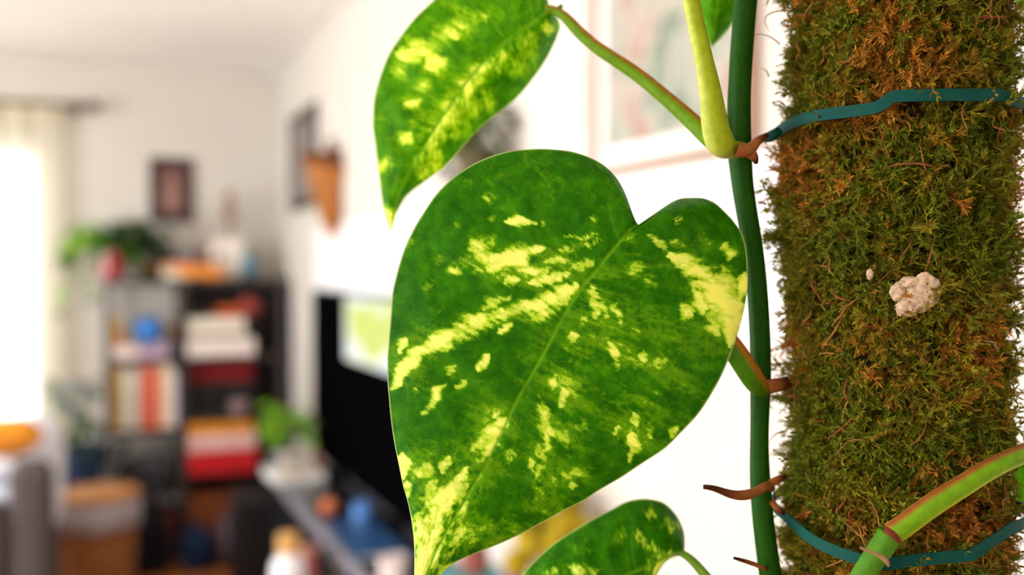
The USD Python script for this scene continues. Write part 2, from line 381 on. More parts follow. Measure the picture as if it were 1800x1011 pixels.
t = thing('orange_pouch', 'orange red pouch lying on the stack of pale books', 'pouch', (ony(402, 530, BY0 + .1)[0], BY0 + .1, z3))
put('pouch_body', pillow(.15, .09, .055, c=(0, 0, .027)), m_or, t); put('drawstring', tube([(.06, 0, .04), (.08, -.03, .03), (.085, -.05, .008)], .003, 6, n=8), m_rd, t)
t = thing('red_yarn_ball', 'dull red ball of yarn at the right end of the pale book stack', 'yarn ball', (ony(437, 520, BY0 + .15)[0], BY0 + .15, z3 + .052))
m_ = trimesh.creation.icosphere(3, .052); m_.vertices += (np.sin(np.array(m_.vertices) @ np.array([70, 90, 200.0])) * .0018)[:, None] * m_.vertices / .052
put('ball', m_, m_rd, t); put('loose_end', tube([(.045, -.02, .02), (.05, -.05, -.02), (.02, -.07, -.05)], .003, 6, n=10), m_pk, t)
# right bay, second tier
zt = zs_r[1]
xa, xb_ = ony(330, 700, BY0)[0], ony(452, 700, BY0)[0]
hb = float(ony(390, 674, BY0)[2]) - zt
t = thing('storage_box', 'large black storage box in the right bay of the bookcase', 'box', ((xa + xb_) / 2, BY0 + .20, zt))
put('box_body', rbox(xb_ - xa, .22, hb, (0, 0, hb / 2), .006), m_blackish, t); put('handle', rbox(.1, .012, .02, (0, -.116, hb * .6)), mat('black_gloss', (.012, .012, .014), .3), t)
m_dred = mat('dark_red_card', (.22, .006, .008), .6, .3)
hr = float(ony(390, 638, BY0)[2]) - zt - hb
t = thing('red_box', 'flat dark red box lying on the black storage box', 'box', ((xa + xb_) / 2, BY0 + .20, zt + hb + .0003))
put('box_body', rbox(xb_ - xa - .02, .22, hr * .7, (0, 0, hr * .35), .004), m_dred, t); put('box_lid', rbox(xb_ - xa - .01, .23, hr * .3, (0, 0, hr * .85), .004), m_dred, t)
m_mauve = mat('mauve_ceramic', (.30, .20, .20), .35, .5)
t = thing('mauve_bowl', 'small mauve ceramic bowl in front of the black storage box', 'bowl', (ony(422, 735, BY0 + .05)[0] - .01, BY0 + .02, zt))
put('bowl_body', lathe([(0, 0), (.022, 0), (.04, .03), (.046, .07), (.042, .07), (.036, .032), (.0, .01)]), m_mauve, t)
put('rim', lathe([(.041, .069), (.048, .069), (.048, .076), (.041, .076), (.041, .069)]), mat('mauve_rim', (.42, .30, .28), .3), t)
# third tier, right bay: stack of three boxes
zt = zs_r[2]
y0, y1 = BY0 - .045, BY0 + .24
hh = [float(ony(390, y, y0)[2]) for y in (765, 791)]
cz = [(zt, hh[1] - zt, (.62, .012, .018), 'crimson', 'bright red box at the bottom of the three-box stack'), (hh[1], hh[0] - hh[1], (.80, .55, .52), 'pale pink', 'pale pink box in the middle of the three-box stack'),
      (hh[0], zs_r[1] - TH - .006 - hh[0], (.80, .30, .02), 'amber orange', 'amber orange box on top of the three-box stack')]
for k, (z, h, rgb, nm, lab) in enumerate(cz):
    xa, xb_ = ony(326 + (4 if k == 2 else 0), 800, y0)[0] + .0, min(ony(452 - (6 if k == 2 else 0), 800, y0)[0], BX1 - TH - .004)
    xa = max(xa, DIV + TH / 2 + .004)
    t = thing('flat_box', lab, 'box', ((xa + xb_) / 2, (y0 + y1) / 2, z + .0003), 'three boxes stacked in the right bay')
    m_ = mat('box_' + nm.replace(' ', '_'), rgb, .5, .35)
    put('box_body', rbox(xb_ - xa - .008, y1 - y0 - .008, h * .6, (0, 0, h * .3), .003), m_, t); put('box_lid', rbox(xb_ - xa, y1 - y0, h * .42 - .0006, (0, 0, h * .79 - .0006), .003), m_, t)
# third tier, left bay: dark stuff
zt = zs_l[2]
m_slate = mat('slate_cloth', (.045, .05, .055), .9, .2, .4, 25); m_char = mat('charcoal_card', (.03, .032, .036), .7, .3, .3)
xa, xb_ = ony(200, 800, BY0)[0], DIV - TH / 2 - .006
t = thing('dark_binder', 'charcoal binder standing at the left of the third shelf', 'binder', (BX0 + TH + .045, BY0 + .15, zt))
put('cover', cat_(rbox(.004, .24, .26, (-.033, 0, .13), .001), rbox(.004, .24, .26, (.033, 0, .13), .001), rbox(.07, .004, .26, (0, -.118, .13), .001)), m_char, t); put('pages', rbox(.06, .22, .22, (0, 0, .115), .001), m_page, t)
put('label_plate', rbox(.03, .002, .06, (0, -.1212, .19), .0005), mat('grey_label', (.22, .21, .20), .7), t)
t = thing('folded_blanket', 'dark slate folded blanket on the third shelf left bay', 'blanket', (DIV - .15, BY0 + .15, zt))
put('fold', pillow(.22, .24, .10, c=(0, 0, .05)), m_slate, t); put('fold', pillow(.21, .23, .09, c=(.003, 0, .125)), mat('slate_grey', (.09, .095, .10), .9, .2, .3), t)
# bottom tier
z0 = .05 + TH
t = thing('wooden_crate', 'reddish brown wooden crate at the bottom of the right bay', 'crate', (ony(385, 880, BY0)[0] + .01, BY0 + .14, z0))
m_rw = mat('reddish_wood', (.26, .065, .018), .5, .35, .25, 20, stretch=(5, 1, 1))
put('bottom', rbox(.3, .24, .012, (0, 0, .006)), m_rw, t)
for k in range(3):
    for y in (-.12, .12): put('slat', rbox(.3, .012, .06, (0, y, .046 + k * .072), .002), m_rw, t)
    for x in (-.15, .15): put('slat', rbox(.012, .226, .06, (x, 0, .046 + k * .072), .002), m_rw, t)
t = thing('maroon_case', 'flat maroon case at the bottom of the left bay', 'case', (DIV - .16, BY0 + .16, z0))
put('case_body', rbox(.27, .26, .14, (0, 0, .07), .012), mat('maroon', (.10, .012, .012), .5), t); put('handle', tube([(-.04, -.132, .08), (-.03, -.15, .085), (.03, -.15, .085), (.04, -.132, .08)], .005, 8, n=14), m_blackish, t)

# ------------------------------------------------------------------ things on the bookcase
m_redpot = mat('red_glaze', (.50, .012, .012), .12, 1.0, .08, coat=1.0)
m_soil = mat('potting_soil', (.03, .018, .01), .95, .1, .4, 120)
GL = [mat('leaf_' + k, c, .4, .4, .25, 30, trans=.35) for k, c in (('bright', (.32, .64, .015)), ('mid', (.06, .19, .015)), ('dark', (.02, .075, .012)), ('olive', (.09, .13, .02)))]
m_stem = mat('green_stem', (.08, .18, .02), .5)

def heart(L, Wd, droop=.25, fold=.15):
    """a heart-shaped leaf blade, base at the origin, pointing along +x; 28 triangles a side"""
    s = np.linspace(0, 1, 8); w = Wd / 2 * np.array([0, .80, 1.0, .96, .78, .52, .24, 0]); x = L * np.array([0, -.02, .14, .32, .52, .72, .88, 1.0])
    v = []
    for k in range(8):
        for sd in (-1, 0, 1):
            v.append((x[k] if sd else L * s[k] * .98 + .0, sd * w[k], -droop * L * s[k] ** 2 + fold * abs(sd) * w[k]))
    f = []
    for k in range(7):
        for c in (0, 1):
            a = k * 3 + c; f += [(a, a + 3, a + 4), (a, a + 4, a + 1)]
    v = np.array(v); f = np.array(f); n = len(v)
    v2 = v + [0, 0, -.0008]
    rim = [0 + 3 * k for k in range(8)] + [2 + 3 * k for k in range(7, -1, -1)]
    side = []
    for a, b in zip(rim, rim[1:] + rim[:1]): side += [(a, b, b + n), (a, b + n, a + n)]
    return trimesh.Trimesh(np.vstack([v, v2]), np.vstack([f, f[:, ::-1] + n, side]), process=False)

def leafy(parent, base, spots, rngs, L=(.05, .08), mats=GL, wr=.75, weights=None, stems=True, petr=.0016):
    """leaf parts, each on its own petiole, from base to the given points"""
    for p in spots:
        p = np.asarray(p, float); d = p - base
        l = rngs.uniform(*L); m = rngs.choices(mats, weights)[0] if weights else rngs.choice(mats)
        lf = heart(l, l * wr, rngs.uniform(.1, .45), rngs.uniform(.05, .3))
        az = math.atan2(d[1], d[0]) + rngs.uniform(-.7, .7); el = rngs.uniform(-.2, .9)
        T = trimesh.transformations.euler_matrix(rngs.uniform(-.5, .5), el, az)
        lf.apply_transform(T); lf.apply_translation(p)
        q = put('leaf', lf, m, parent, smooth=True, world=True)
        if stems:
            mid = base + d * .55 + np.array([0, 0, .25 * np.linalg.norm(d[:2]) + .01])
            put('petiole', tube([base, mid, p], petr, 5, n=7), m_stem, q, smooth=True, world=True)

def pot(parent, r, h, m, c=(0, 0, 0), taper=.78):
    put('pot', lathe([(0, 0), (r * taper, 0), (r * .97, h * .86), (r * 1.05, h * .86), (r * 1.05, h), (r * .93, h), (r * .9, h * .9), (0, h * .9)], 30, c), m, parent)
    put('soil', lathe([(0, h * .9), (r * .91, h * .9), (r * .5, h * .93), (0, h * .94)], 20, c), m_soil, parent)

rg = random.Random(11)
yp = 5.47
pc = ony(197, 490, yp); pc[2] = ztop
t = thing('trailing_plant', 'bushy green plant in a glossy red pot trailing off the bookcase top', 'potted plant', pc)
pot(t, .075, .145, m_redpot)
top = pc + [0, 0, .14]
spots = []
for k in range(125):
    px, py = rg.uniform(125, 290), rg.uniform(388, 476)
    if (px - 205) ** 2 / 80 ** 2 + (py - 440) ** 2 / 55 ** 2 > 1.0 or (150 < px < 222 and py > 442): continue
    spots.append(ony(px, py, yp + rg.uniform(-.12, .1)))
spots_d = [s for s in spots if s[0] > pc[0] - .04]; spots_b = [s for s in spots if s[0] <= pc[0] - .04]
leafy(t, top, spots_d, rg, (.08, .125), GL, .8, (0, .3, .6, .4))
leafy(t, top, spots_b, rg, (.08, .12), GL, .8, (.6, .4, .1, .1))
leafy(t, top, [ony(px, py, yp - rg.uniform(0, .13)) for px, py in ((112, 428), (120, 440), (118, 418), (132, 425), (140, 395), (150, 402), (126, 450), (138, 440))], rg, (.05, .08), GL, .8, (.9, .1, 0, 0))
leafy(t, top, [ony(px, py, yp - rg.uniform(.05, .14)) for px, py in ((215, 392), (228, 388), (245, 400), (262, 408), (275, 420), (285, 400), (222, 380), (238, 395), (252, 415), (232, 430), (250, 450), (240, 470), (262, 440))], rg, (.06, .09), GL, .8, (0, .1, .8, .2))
for (qx, qy) in ((150, 505), (110, 555), (165, 530)):          # trailing runners
    a, b = top + [-.05, -.05, 0], ony(qx, qy, yp - .13)
    pts = [a, a + (b - a) * [.6, .7, .1] + [0, 0, .02], b + [.01, 0, .08], b]
    put('runner', tube(pts, .0022, 6, n=16), m_stem, t, smooth=True, world=True)
    c_ = np.array([CubicSpline([0, .4, .75, 1], np.array(pts))(u) for u in np.linspace(.35, 1, 9)])
    leafy(t, top, [p + [rg.uniform(-.02, .02), rg.uniform(-.02, .02), 0] for p in c_], rg, (.04, .06), GL, .8, (.6, .2, 0, .4), stems=False)

# flat coloured boxes, card and figures on the top
z = ztop
t = thing('orange_carton', 'orange carton lying tilted on the bookcase top', 'box', (ony(350, 490, 5.42)[0], 5.42, z))
m_oc = mat('orange_carton', (.80, .26, .03), .55); m_pc = mat('peach_card', (.80, .46, .24), .6)
put('carton_body', cat_(rbox(.21, .16, .065, (0, 0, .0395), .005, ry=4)), m_oc, t); put('flap', rbox(.20, .005, .05, (.0, -.084, .042), .001, ry=4), m_oc, t)
xa, xb_ = ony(284, 480, 5.38)[0], ony(338, 480, 5.38)[0]
book_flat(xa, xb_ - .005, 5.345, 5.50, z, .035, (.62, .64, .50), 'sage', 'pale sage book under the peach book on the bookcase top', 'two small books on the bookcase top')
book_flat(xa, xb_ - .012, 5.35, 5.49, z + .0352, .05, (.82, .42, .25), 'apricot', 'apricot book on the pale sage book on the bookcase top', 'two small books on the bookcase top')
t = thing('lilac_box', 'pale lilac box with a blue end on the bookcase top behind the books', 'box', (ony(312, 445, 5.6)[0], 5.6, z))
put('box_body', rbox(.15, .1, .12, (0, 0, .06), .004), mat('lilac_card', (.50, .40, .48), .6), t); put('box_lid', rbox(.154, .104, .03, (0, 0, .135), .004), mat('slate_blue_card', (.22, .26, .36), .6), t)
t = thing('terracotta_cup', 'small terracotta cup beside the red plant pot', 'cup', (ony(258, 485, 5.42)[0], 5.42, z))
put('cup_body', lathe([(0, 0), (.028, 0), (.038, .07), (.034, .07), (.026, .008), (0, .006)]), mat('terracotta', (.42, .16, .07), .7), t); put('rim', lathe([(.033, .069), (.040, .069), (.040, .076), (.033, .076), (.033, .069)]), mat('terracotta_rim', (.36, .13, .06), .7), t)
t = thing('dark_jar', 'small dark green jar behind the orange carton', 'jar', (ony(357, 440, 5.56)[0], 5.56, z))
put('jar_body', lathe([(0, 0), (.04, 0), (.045, .02), (.045, .1), (.03, .13), (0, .13)]), mat('bottle_green', (.03, .05, .03), .3), t); put('lid', lathe([(0, .131), (.032, .131), (.032, .155), (0, .155)]), m_rd, t)
# white card with a dark figure
xa, xb_ = ony(368, 490, 5.5)[0], ony(428, 490, 5.5)[0]; hc = ony(400, 418, 5.5)[2] - z
t = thing('white_photo_card', 'white framed card with a small dark figure standing on the bookcase top', 'photo frame', ((xa + xb_) / 2, 5.5, z))
m_cd = mat('white_card', (.86, .78, .68), .6)
put('frame', rbox(xb_ - xa, .02, hc, (0, 0, hc / 2), .003), m_cd, t)
put('figure', cat_(rbox(.022, .002, .05, (-.035, -.011, hc * .48), .0005), cyl(.011, .002, (-.035, -.011, hc * .48 + .037), 14, 'y')), mat('ink_grey', (.12, .10, .11), .7), t)
put('easel_leg', rbox(.03, .004, hc * .8, (0, .035, hc * .39), .001, rx=14), m_cd, t)
# dried flowers in a slim vase
vx = ony(407, 430, 5.6)[0]
t = thing('dried_flowers', 'small bunch of brown dried flowers in a slim pink vase', 'vase', (vx, 5.6, z))
put('vase', lathe([(0, 0), (.03, 0), (.034, .03), (.028, .12), (.018, .2), (.022, .23), (.018, .23), (.014, .2), (0, .03)]), mat('pink_clay', (.62, .38, .26), .7), t)
m_dry = mat('dried_brown', (.34, .15, .04), .9, .1, .4, 60)
for k in range(14):
    a = rg.uniform(0, 6.28); r = rg.uniform(.005, .045); hz = rg.uniform(.33, .45)
    q = put('flower_head', trimesh.creation.icosphere(1, rg.uniform(.012, .02)).apply_translation((r * math.cos(a), r * math.sin(a), hz)), m_dry, t)
    put('stalk', tube([(0, 0, .18), (.4 * r * math.cos(a), .4 * r * math.sin(a), .28), (r * math.cos(a), r * math.sin(a), hz)], .0016, 5, n=6), m_dry, q)
t = thing('teal_tin', 'small teal blue tin with a dark base at the right end of the bookcase top', 'tin', (ony(438, 480, 5.45)[0], 5.45, z))
put('tin_body', lathe([(0, .025), (.034, .025), (.034, .11), (0, .11)]), mat('teal_tin', (.05, .20, .28), .35), t); put('base', lathe([(0, 0), (.036, 0), (.036, .025), (0, .025)]), m_navy, t); put('lid', lathe([(0, .11), (.036, .11), (.036, .122), (0, .126)]), mat('teal_lid', (.06, .24, .34), .35), t)

# ------------------------------------------------------------------ pictures on the walls
def picture_back(px0, px1, py0, py1, y, name, label, m_f, m_m, shapes, fw=.03):
    a, b = ony(px0, py1, y), ony(px1, py0, y); x0, x1, z0, z1 = a[0], b[0], a[2], b[2]
    t = thing(name, label, 'picture', ((x0 + x1) / 2, y, z0)); w, h = x1 - x0, z1 - z0
    put('frame', cat_(rbox(w, .02, fw, (0, 0, fw / 2)), rbox(w, .02, fw, (0, 0, h - fw / 2)), rbox(fw, .02, h - 2 * fw, (-w / 2 + fw / 2, 0, h / 2)), rbox(fw, .02, h - 2 * fw, (w / 2 - fw / 2, 0, h / 2))), m_f, t)
    put('print', rbox(w - 2 * fw, .006, h - 2 * fw, (0, .004, h / 2), .001), m_m, t)
    return t, w, h
m_dkf = mat('dark_brown_frame', S(62, 42, 40), .45, .4)
m_prt = mat('plum_print', S(98, 70, 66), .7, .2, .35, 14)
t, w, h = picture_back(263, 340, 279, 391, YB - .012, 'framed_print', 'dark brown framed print on the back wall above the bookcase', m_dkf, m_prt, None, .035)
put('figure', cat_(trimesh.creation.icosphere(2, .035).apply_transform(np.diag([1, .06, 1.2, 1])).apply_translation((0, .0, h * .62)), trimesh.creation.icosphere(2, .06).apply_transform(np.diag([.9, .04, 1.1, 1])).apply_translation((0, .0, h * .36))), mat('rose_print', S(150, 112, 100), .7, .2, .2), t, label='pinkish figure in the print')
# frame on the right wall near the corner
def picture_right(y0, y1, z0, z1, name, label, m_f, m_m, fw, x=XR, d=.022, mat_w=0, m_matb=None):
    t = thing(name, label, 'picture', (x - d / 2, (y0 + y1) / 2, z0)); w, h = y1 - y0, z1 - z0
    put('frame', cat_(rbox(d, w, fw, (0, 0, fw / 2)), rbox(d, w, fw, (0, 0, h - fw / 2)), rbox(d, fw, h - 2 * fw, (0, -w / 2 + fw / 2, h / 2)), rbox(d, fw, h - 2 * fw, (0, w / 2 - fw / 2, h / 2))), m_f, t)
    if mat_w: put('mount', rbox(.006, w - 2 * fw, h - 2 * fw, (d / 2 - .006, 0, h / 2), .001), m_matb, t)
    g = fw + mat_w
    put('print', rbox(.004, w - 2 * g, h - 2 * g, (d / 2 - .0095, 0, h / 2), .001), m_m, t)
    return t
p0, p1 = onx(508, 188, .97), onx(552, 186, .97)
picture_right(p1[1], p0[1], 1.735, 2.215, 'grey_picture', 'tall dark framed grey picture on the right wall near the corner', m_dkf, mat('grey_blue_print', S(128, 118, 114), .5, .3, .15, 6), .05)
m_pinkf = mat('pale_wood_frame', (.40, .25, .16), .5, .3, .08, 40, stretch=(1, 1, 8))
m_art = usdkit.material(stage, '/World/Looks/watercolour', {'geo': ('geometry', {}), 'n': ('noise_texture', {'scale': 9.0, 'detail': 3.0, 'distortion': 1.2}), 'n2': ('noise_texture', {'scale': 5.0, 'detail': 2.0}),
    'r': ('rgb_ramp', {'ramp': [(0.35, (.14, .20, .13)), (0.46, (.34, .36, .29)), (0.56, (.44, .38, .32)), (0.68, (.34, .21, .16))]}), 'p': ('principled_bsdf', {'roughness': .4})},
    [('geo.position', 'n.vector'), ('n.fac', 'r.fac'), ('r.color', 'p.base_color')], surface='p.BSDF')
p0, p1 = onx(1052, 200, XR), onx(1338, 200, XR)
picture_right(p1[1], p0[1], 1.637, 2.30, 'framed_watercolour', 'large pale watercolour in a light wood frame with white mount on the right wall', m_pinkf, m_art, .018, mat_w=.035, m_matb=m_white)
# tapered brown wall basket
wy = 4.33
t = thing('wall_basket', 'orange brown tapered wall basket hanging right of the grey picture', 'wall basket', (XR, wy, 1.57))
m_wick = mat('orange_wicker', (.36, .125, .02), .6, .3, .45, 26, bump=.004); m_wick2 = mat('brown_wicker', (.17, .05, .012), .6, .3, .4, 26, bump=.004)
v, f = [], []
for i in range(17):
    zt_ = i / 16; r = .02 + .125 * zt_ ** .75; 
    for j in range(15):
        a = -math.pi / 2 + math.pi * j / 14
        v.append((-.004 - r * .95 * math.cos(a), r * 1.15 * math.sin(a), zt_ * .34 + .04 * math.sin(a) * zt_ + .0015 * math.sin(i * 9 + j * 3.1)))
for i in range(16):
    for j in range(14): a = i * 15 + j; f.append((a, a + 15, a + 16, a + 1))
shell = np.array(v); inner = shell * [.9, .9, 1] + [-.0005, 0, .004]; n_ = len(shell); f = np.array(f)
rim = [(240 + j, 240 + j + n_, 241 + j + n_, 241 + j) for j in range(14)]
put('basket_body', (np.vstack([shell, inner]), np.vstack([f, f[:, ::-1] + n_, rim])), m_wick, t, smooth=True)
put('backplate', cat_(rbox(.012, .26, .36, (-.007, 0, .20), .004), cyl(.07, .012, (-.007, .06, .37), 22, 'x')), m_wick2, t)
put('rim_band', tube(shell[240:255] + [0, 0, .003], .011, 8, n=24), m_wick2, t)
# mossy hanging plant on the wall
hp = onx(838, 262, XR - .085); 
t = thing('wall_plant', 'dark olive bushy plant in a wall pot seen behind the leaves', 'potted plant', hp)
put('wall_pot', lathe([(0, -.11), (.035, -.11), (.055, -.02), (.06, -.02), (.06, 0), (.05, 0), (.045, -.02), (0, -.02)], 24), mat('olive_clay', (.16, .13, .07), .8), t)
put('bracket', rbox(.05, .02, .02, (.06, 0, -.03)), m_rod, t)
leafy(t, hp + [0, 0, -.01], [hp + [rg.uniform(-.055, .06), rg.gauss(0, .05), rg.uniform(-.07, .11)] for _ in range(80)], rg, (.035, .05), [mat('leaf_deep', (.018, .045, .005), .8, .1), mat('leaf_brownish', (.05, .05, .008), .8, .1)], .7)

# ------------------------------------------------------------------ console, television and what stands on them
CZ = 0.60
CX0, CX1, CY0, CY1 = 0.695, 0.975, 1.7, 4.42
m_cons = mat('black_lacquer', (.020, .022, .028), .16, .6, .1); m_edge = mat('grey_metal_edge', (.20, .20, .24), .35, .5, .05); m_tv = mat('television_black', (.003, .003, .004), .5, .03, .1)
t = thing('console', 'long black lacquer console with grey edging along the right wall', 'console', ((CX0 + CX1) / 2, CY0, 0))
put('top', bx(CX0 + .016, CX1 - .016, CY0 + .016, CY1 - .016, CZ - .035, CZ, .002), m_cons, t, world=True)
for x in (CX0, CX1 - .016): put('edge_rail', bx(x, x + .016, CY0, CY1, CZ - .04, CZ + .004, .002), m_edge, t, world=True)
for y in (CY0, CY1 - .016): put('edge_rail', bx(CX0 + .016, CX1 - .016, y, y + .016, CZ - .04, CZ + .004, .002), m_edge, t, world=True)
for y in (CY0 + .04, (CY0 + CY1) / 2, CY1 - .06): put('leg_panel', bx(CX0 + .02, CX1 - .02, y, y + .025, 0, CZ - .04), m_cons, t, world=True)
put('lower_shelf', bx(CX0 + .021, CX1 - .021, CY0 + .066, (CY0 + CY1) / 2, .18, .20), m_cons, t, world=True)
put('lower_shelf', bx(CX0 + .021, CX1 - .021, (CY0 + CY1) / 2 + .026, CY1 - .061, .18, .20), m_cons, t, world=True)

TX = .925
ty0, ty1 = 2.95, float(onx(549, 560, TX)[1])
tz1 = float(onx(600, 514, TX)[2]); tz0 = CZ + .03
t = thing('television', 'black flat television standing on the console by the right wall', 'television', (TX, (ty0 + ty1) / 2, CZ))
put('casing', bx(TX, TX + .035, ty0, ty1, tz0, tz1, .006), m_tv, t, world=True)
scr = put('screen', bx(TX - .003, TX, ty0 + .015, ty1 - .015, tz0 + .02, tz1 - .012, .001), mat('screen_glass', (.0015, .0015, .002), .6, .0, .05), t, world=True)
m_glow = usdkit.material(stage, '/World/Looks/glow_reflection', {'geo': ('geometry', {}), 'mp': ('mapping', {'scale': (1, 2.3, 6.0), 'location': (0, .3, .1)}), 'n': ('noise_texture', {'scale': 1.0, 'detail': 1.0}),
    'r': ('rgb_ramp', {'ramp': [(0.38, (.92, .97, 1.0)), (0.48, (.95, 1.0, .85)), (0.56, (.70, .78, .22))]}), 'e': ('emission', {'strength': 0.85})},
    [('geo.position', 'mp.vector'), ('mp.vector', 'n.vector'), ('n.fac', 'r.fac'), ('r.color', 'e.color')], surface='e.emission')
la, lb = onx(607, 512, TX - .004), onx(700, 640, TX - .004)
put('glow_reflection', bx(TX - .0045, TX - .0032, ty0 + .06, la[1], float(onx(640, 641, TX)[2]), tz1 - .014, .0003), m_glow, scr, world=True, label='bright white and yellow-green window reflection painted as glow on the screen')  # emissive slab stands in for a bright window mirrored in the screen
for yf in (ty0 + .3, ty1 - .44): put('foot', cat_(bx(TX - .02, TX + .045, yf - .05, yf + .10, CZ, CZ + .01), bx(TX + .008, TX + .03, yf, yf + .04, CZ + .008, tz0 + .01)), m_tv, t, world=True)

# white papers at the far end
pa = onz(515, 842, CZ)
t = thing('paper_stack', 'thick stack of white papers on the far end of the black console', 'papers', (pa[0] + .0, pa[1], CZ))
m_pap = mat('white_paper', (.93, .92, .90), .8)
for k in range(4): put('sheets', rbox(.20, .24, .009, (rg.uniform(-.006, .006), rg.uniform(-.01, .01), .0045 + k * .0092), .001, rz=rg.uniform(-4, 4)), m_pap, t)
put('envelope', rbox(.15, .10, .004, (.02, -.06, .039), .001, rz=8), mat('manila', (.62, .42, .22), .8), t)
# bright plant on the console
pp = np.array([onz(512, 818, CZ)[0] - .0, 4.30, CZ]); pp[0] = min(ony(512, 800, 4.30)[0], .83)
t = thing('console_plant', 'bright green leafy plant in a small pale pot on the far console end', 'potted plant', pp)
pot(t, .05, .085, mat('pale_pot', (.66, .58, .50), .5))
leafy(t, pp + [0, 0, .08], [ony(rg.uniform(470, 540), rg.uniform(703, 780), 4.30 + rg.uniform(-.12, .02)) for _ in range(46)], rg, (.05, .075), GL, .7, (.9, .35, 0, 0))
for px, w_, h_, rgb, nm, lab, yy in ((457, .03, .06, (.01, .02, .13), 'navy_box', 'tiny navy box at the far left corner of the console', 4.33), (478, .03, .075, (.70, .66, .68), 'white_box', 'tiny white box left of the console plant', 4.33)):
    t = thing(nm, lab, 'box', (max(ony(px, 810, yy)[0], CX0 + .034), yy, CZ))
    m_ = mat(nm, rgb, .5); put('box_body', rbox(w_, w_, h_ * .8, (0, 0, h_ * .4)), m_, t); put('box_lid', rbox(w_ + .003, w_ + .003, h_ * .2, (0, 0, h_ * .9)), m_, t)
def candle(nm, lab, px, py, z, r, h, rgb, catg='candle'):
    p = onz(px, py, z)
    t = thing(nm, lab, catg, (p[0], p[1], z))
    put('body', lathe([(0, 0), (r * .96, 0), (r, .004), (r, h - .004), (r * .94, h), (0, h * .98)]), mat(nm, rgb, .45), t)
    put('wick', cyl(.0015, .012, (0, 0, h + .004), 6), m_blackish, t)
    return t
candle('orange_candle', 'small orange candle between the papers and the console plant', 528, 822, CZ, .02, .03, (.75, .25, .04))
candle('pink_candle', 'small magenta pink candle behind the papers on the console', 494, 822, CZ, .018, .035, (.72, .12, .30))
t = thing('maroon_book', 'small maroon book standing beside the console plant', 'book', (ony(556, 800, 4.2)[0], 4.2, CZ))
put('cover', cat_(rbox(.014, .003, .1, (0, -.038, .05), .001), rbox(.002, .08, .1, (-.006, 0, .05), .0005), rbox(.002, .08, .1, (.006, 0, .05), .0005)), mat('maroon_cloth', (.18, .01, .02), .6), t); put('pages', rbox(.0098, .072, .094, (0, 0, .05), .0004), m_page, t)
p = onz(578, 905, CZ)
t = thing('clementine', 'orange clementine on the black console in front of the papers', 'fruit', (p[0], p[1], CZ + .029))
m_ = trimesh.creation.icosphere(3, .031); m_.vertices *= [1, 1, .92]; put('peel', m_, mat('clementine_peel', (.62, .17, .07), .45, .4, .1, 200), t); put('stem_end', trimesh.creation.icosphere(1, .004).apply_translation((0, 0, .028)), m_stem, t)
m_bl = mat('blue_cover', (.02, .075, .20), .3, .5, .25, 8); m_bl2 = mat('blue_cup', (.10, .26, .60), .3, .5)
p = onz(590, 965, CZ)
t = thing('reflection_folder', 'large blue folder added as a blue reflection on the glossy console', 'folder', (CX0 + .105, p[1] + .08, CZ + .0002))  # added folder; its blue stands in for a reflection in the lacquer
put('cover', cat_(rbox(.15, .46, .002, (0, 0, .001), .0006), rbox(.15, .46, .002, (0, 0, .011), .0006), rbox(.003, .46, .012, (-.0745, 0, .006), .0006)), m_bl, t); put('pages', rbox(.142, .45, .0085, (.001, 0, .006), .0005), m_pap, t)
p = onz(636, 915, CZ)
t = thing('blue_mug', 'blue mug near the wall side of the console', 'mug', (min(p[0], CX1 - .08), p[1], CZ))
put('mug_body', lathe([(0, 0), (.026, 0), (.03, .004), (.03, .06), (.027, .06), (.026, .006), (0, .005)]), m_bl2, t); put('handle', tube([(0, -.029, .05), (0, -.05, .044), (0, -.05, .022), (0, -.029, .014)], .004, 8, n=14, ref=(1, 0, 0)), m_bl2, t)
p = onz(690, 1035, CZ)
t = thing('white_cup', 'pale cream cup on the near part of the console', 'cup', (p[0], p[1], CZ))
put('cup_body', lathe([(0, 0), (.028, 0), (.034, .02), (.036, .085), (.033, .085), (.031, .02), (0, .006)]), mat('cream_china', (.72, .62, .58), .35), t); put('handle', tube([(0, -.035, .07), (0, -.058, .062), (0, -.056, .03), (0, -.034, .022)], .0045, 8, n=14, ref=(1, 0, 0)), mat('cream_china', (.7, .6, .56), .35), t)

# clutter near the wall, seen under the big leaf
def at_wall(px, x): return float(x / math.tan(math.atan((px - 900) / F) + YAW))
yy = at_wall(836, .88)
t = thing('teal_box', 'teal box on the console seen below the big leaf', 'box', (.88, yy, CZ))
m_te = mat('teal_card', (.02, .24, .27), .5); put('box_body', rbox(.15, .17, .07, (0, 0, .035)), m_te, t); put('box_lid', rbox(.156, .176, .022, (0, 0, .081)), m_te, t)
t = thing('brick_red_jar', 'small brick red jar on the teal box', 'jar', (.89, yy + .03, CZ + .092))
put('jar_body', lathe([(0, 0), (.03, 0), (.036, .02), (.034, .05), (.024, .058), (0, .058)]), mat('brick_clay', (.30, .08, .05), .6), t); put('lid', lathe([(0, .058), (.026, .058), (.026, .07), (0, .074)]), m_navy, t)
yy = at_wall(905, .90)
t = thing('purple_vase', 'small mauve purple vase beside the teal box', 'vase', (.9, yy, CZ))
put('vase_body', lathe([(0, 0), (.035, 0), (.05, .04), (.045, .1), (.026, .14), (.03, .16), (.026, .16), (.02, .14), (0, .02)]), mat('mauve_glaze', (.36, .12, .28), .35), t); put('rim', lathe([(.025, .159), (.032, .159), (.032, .165), (.025, .165), (.025, .159)]), mat('mauve_rim_glaze', (.5, .2, .4), .3), t)
yy = at_wall(968, .88)
t = thing('yellow_flowers', 'vase of mustard yellow dried flowers at the wall end of the console', 'vase', (.88, yy, CZ))
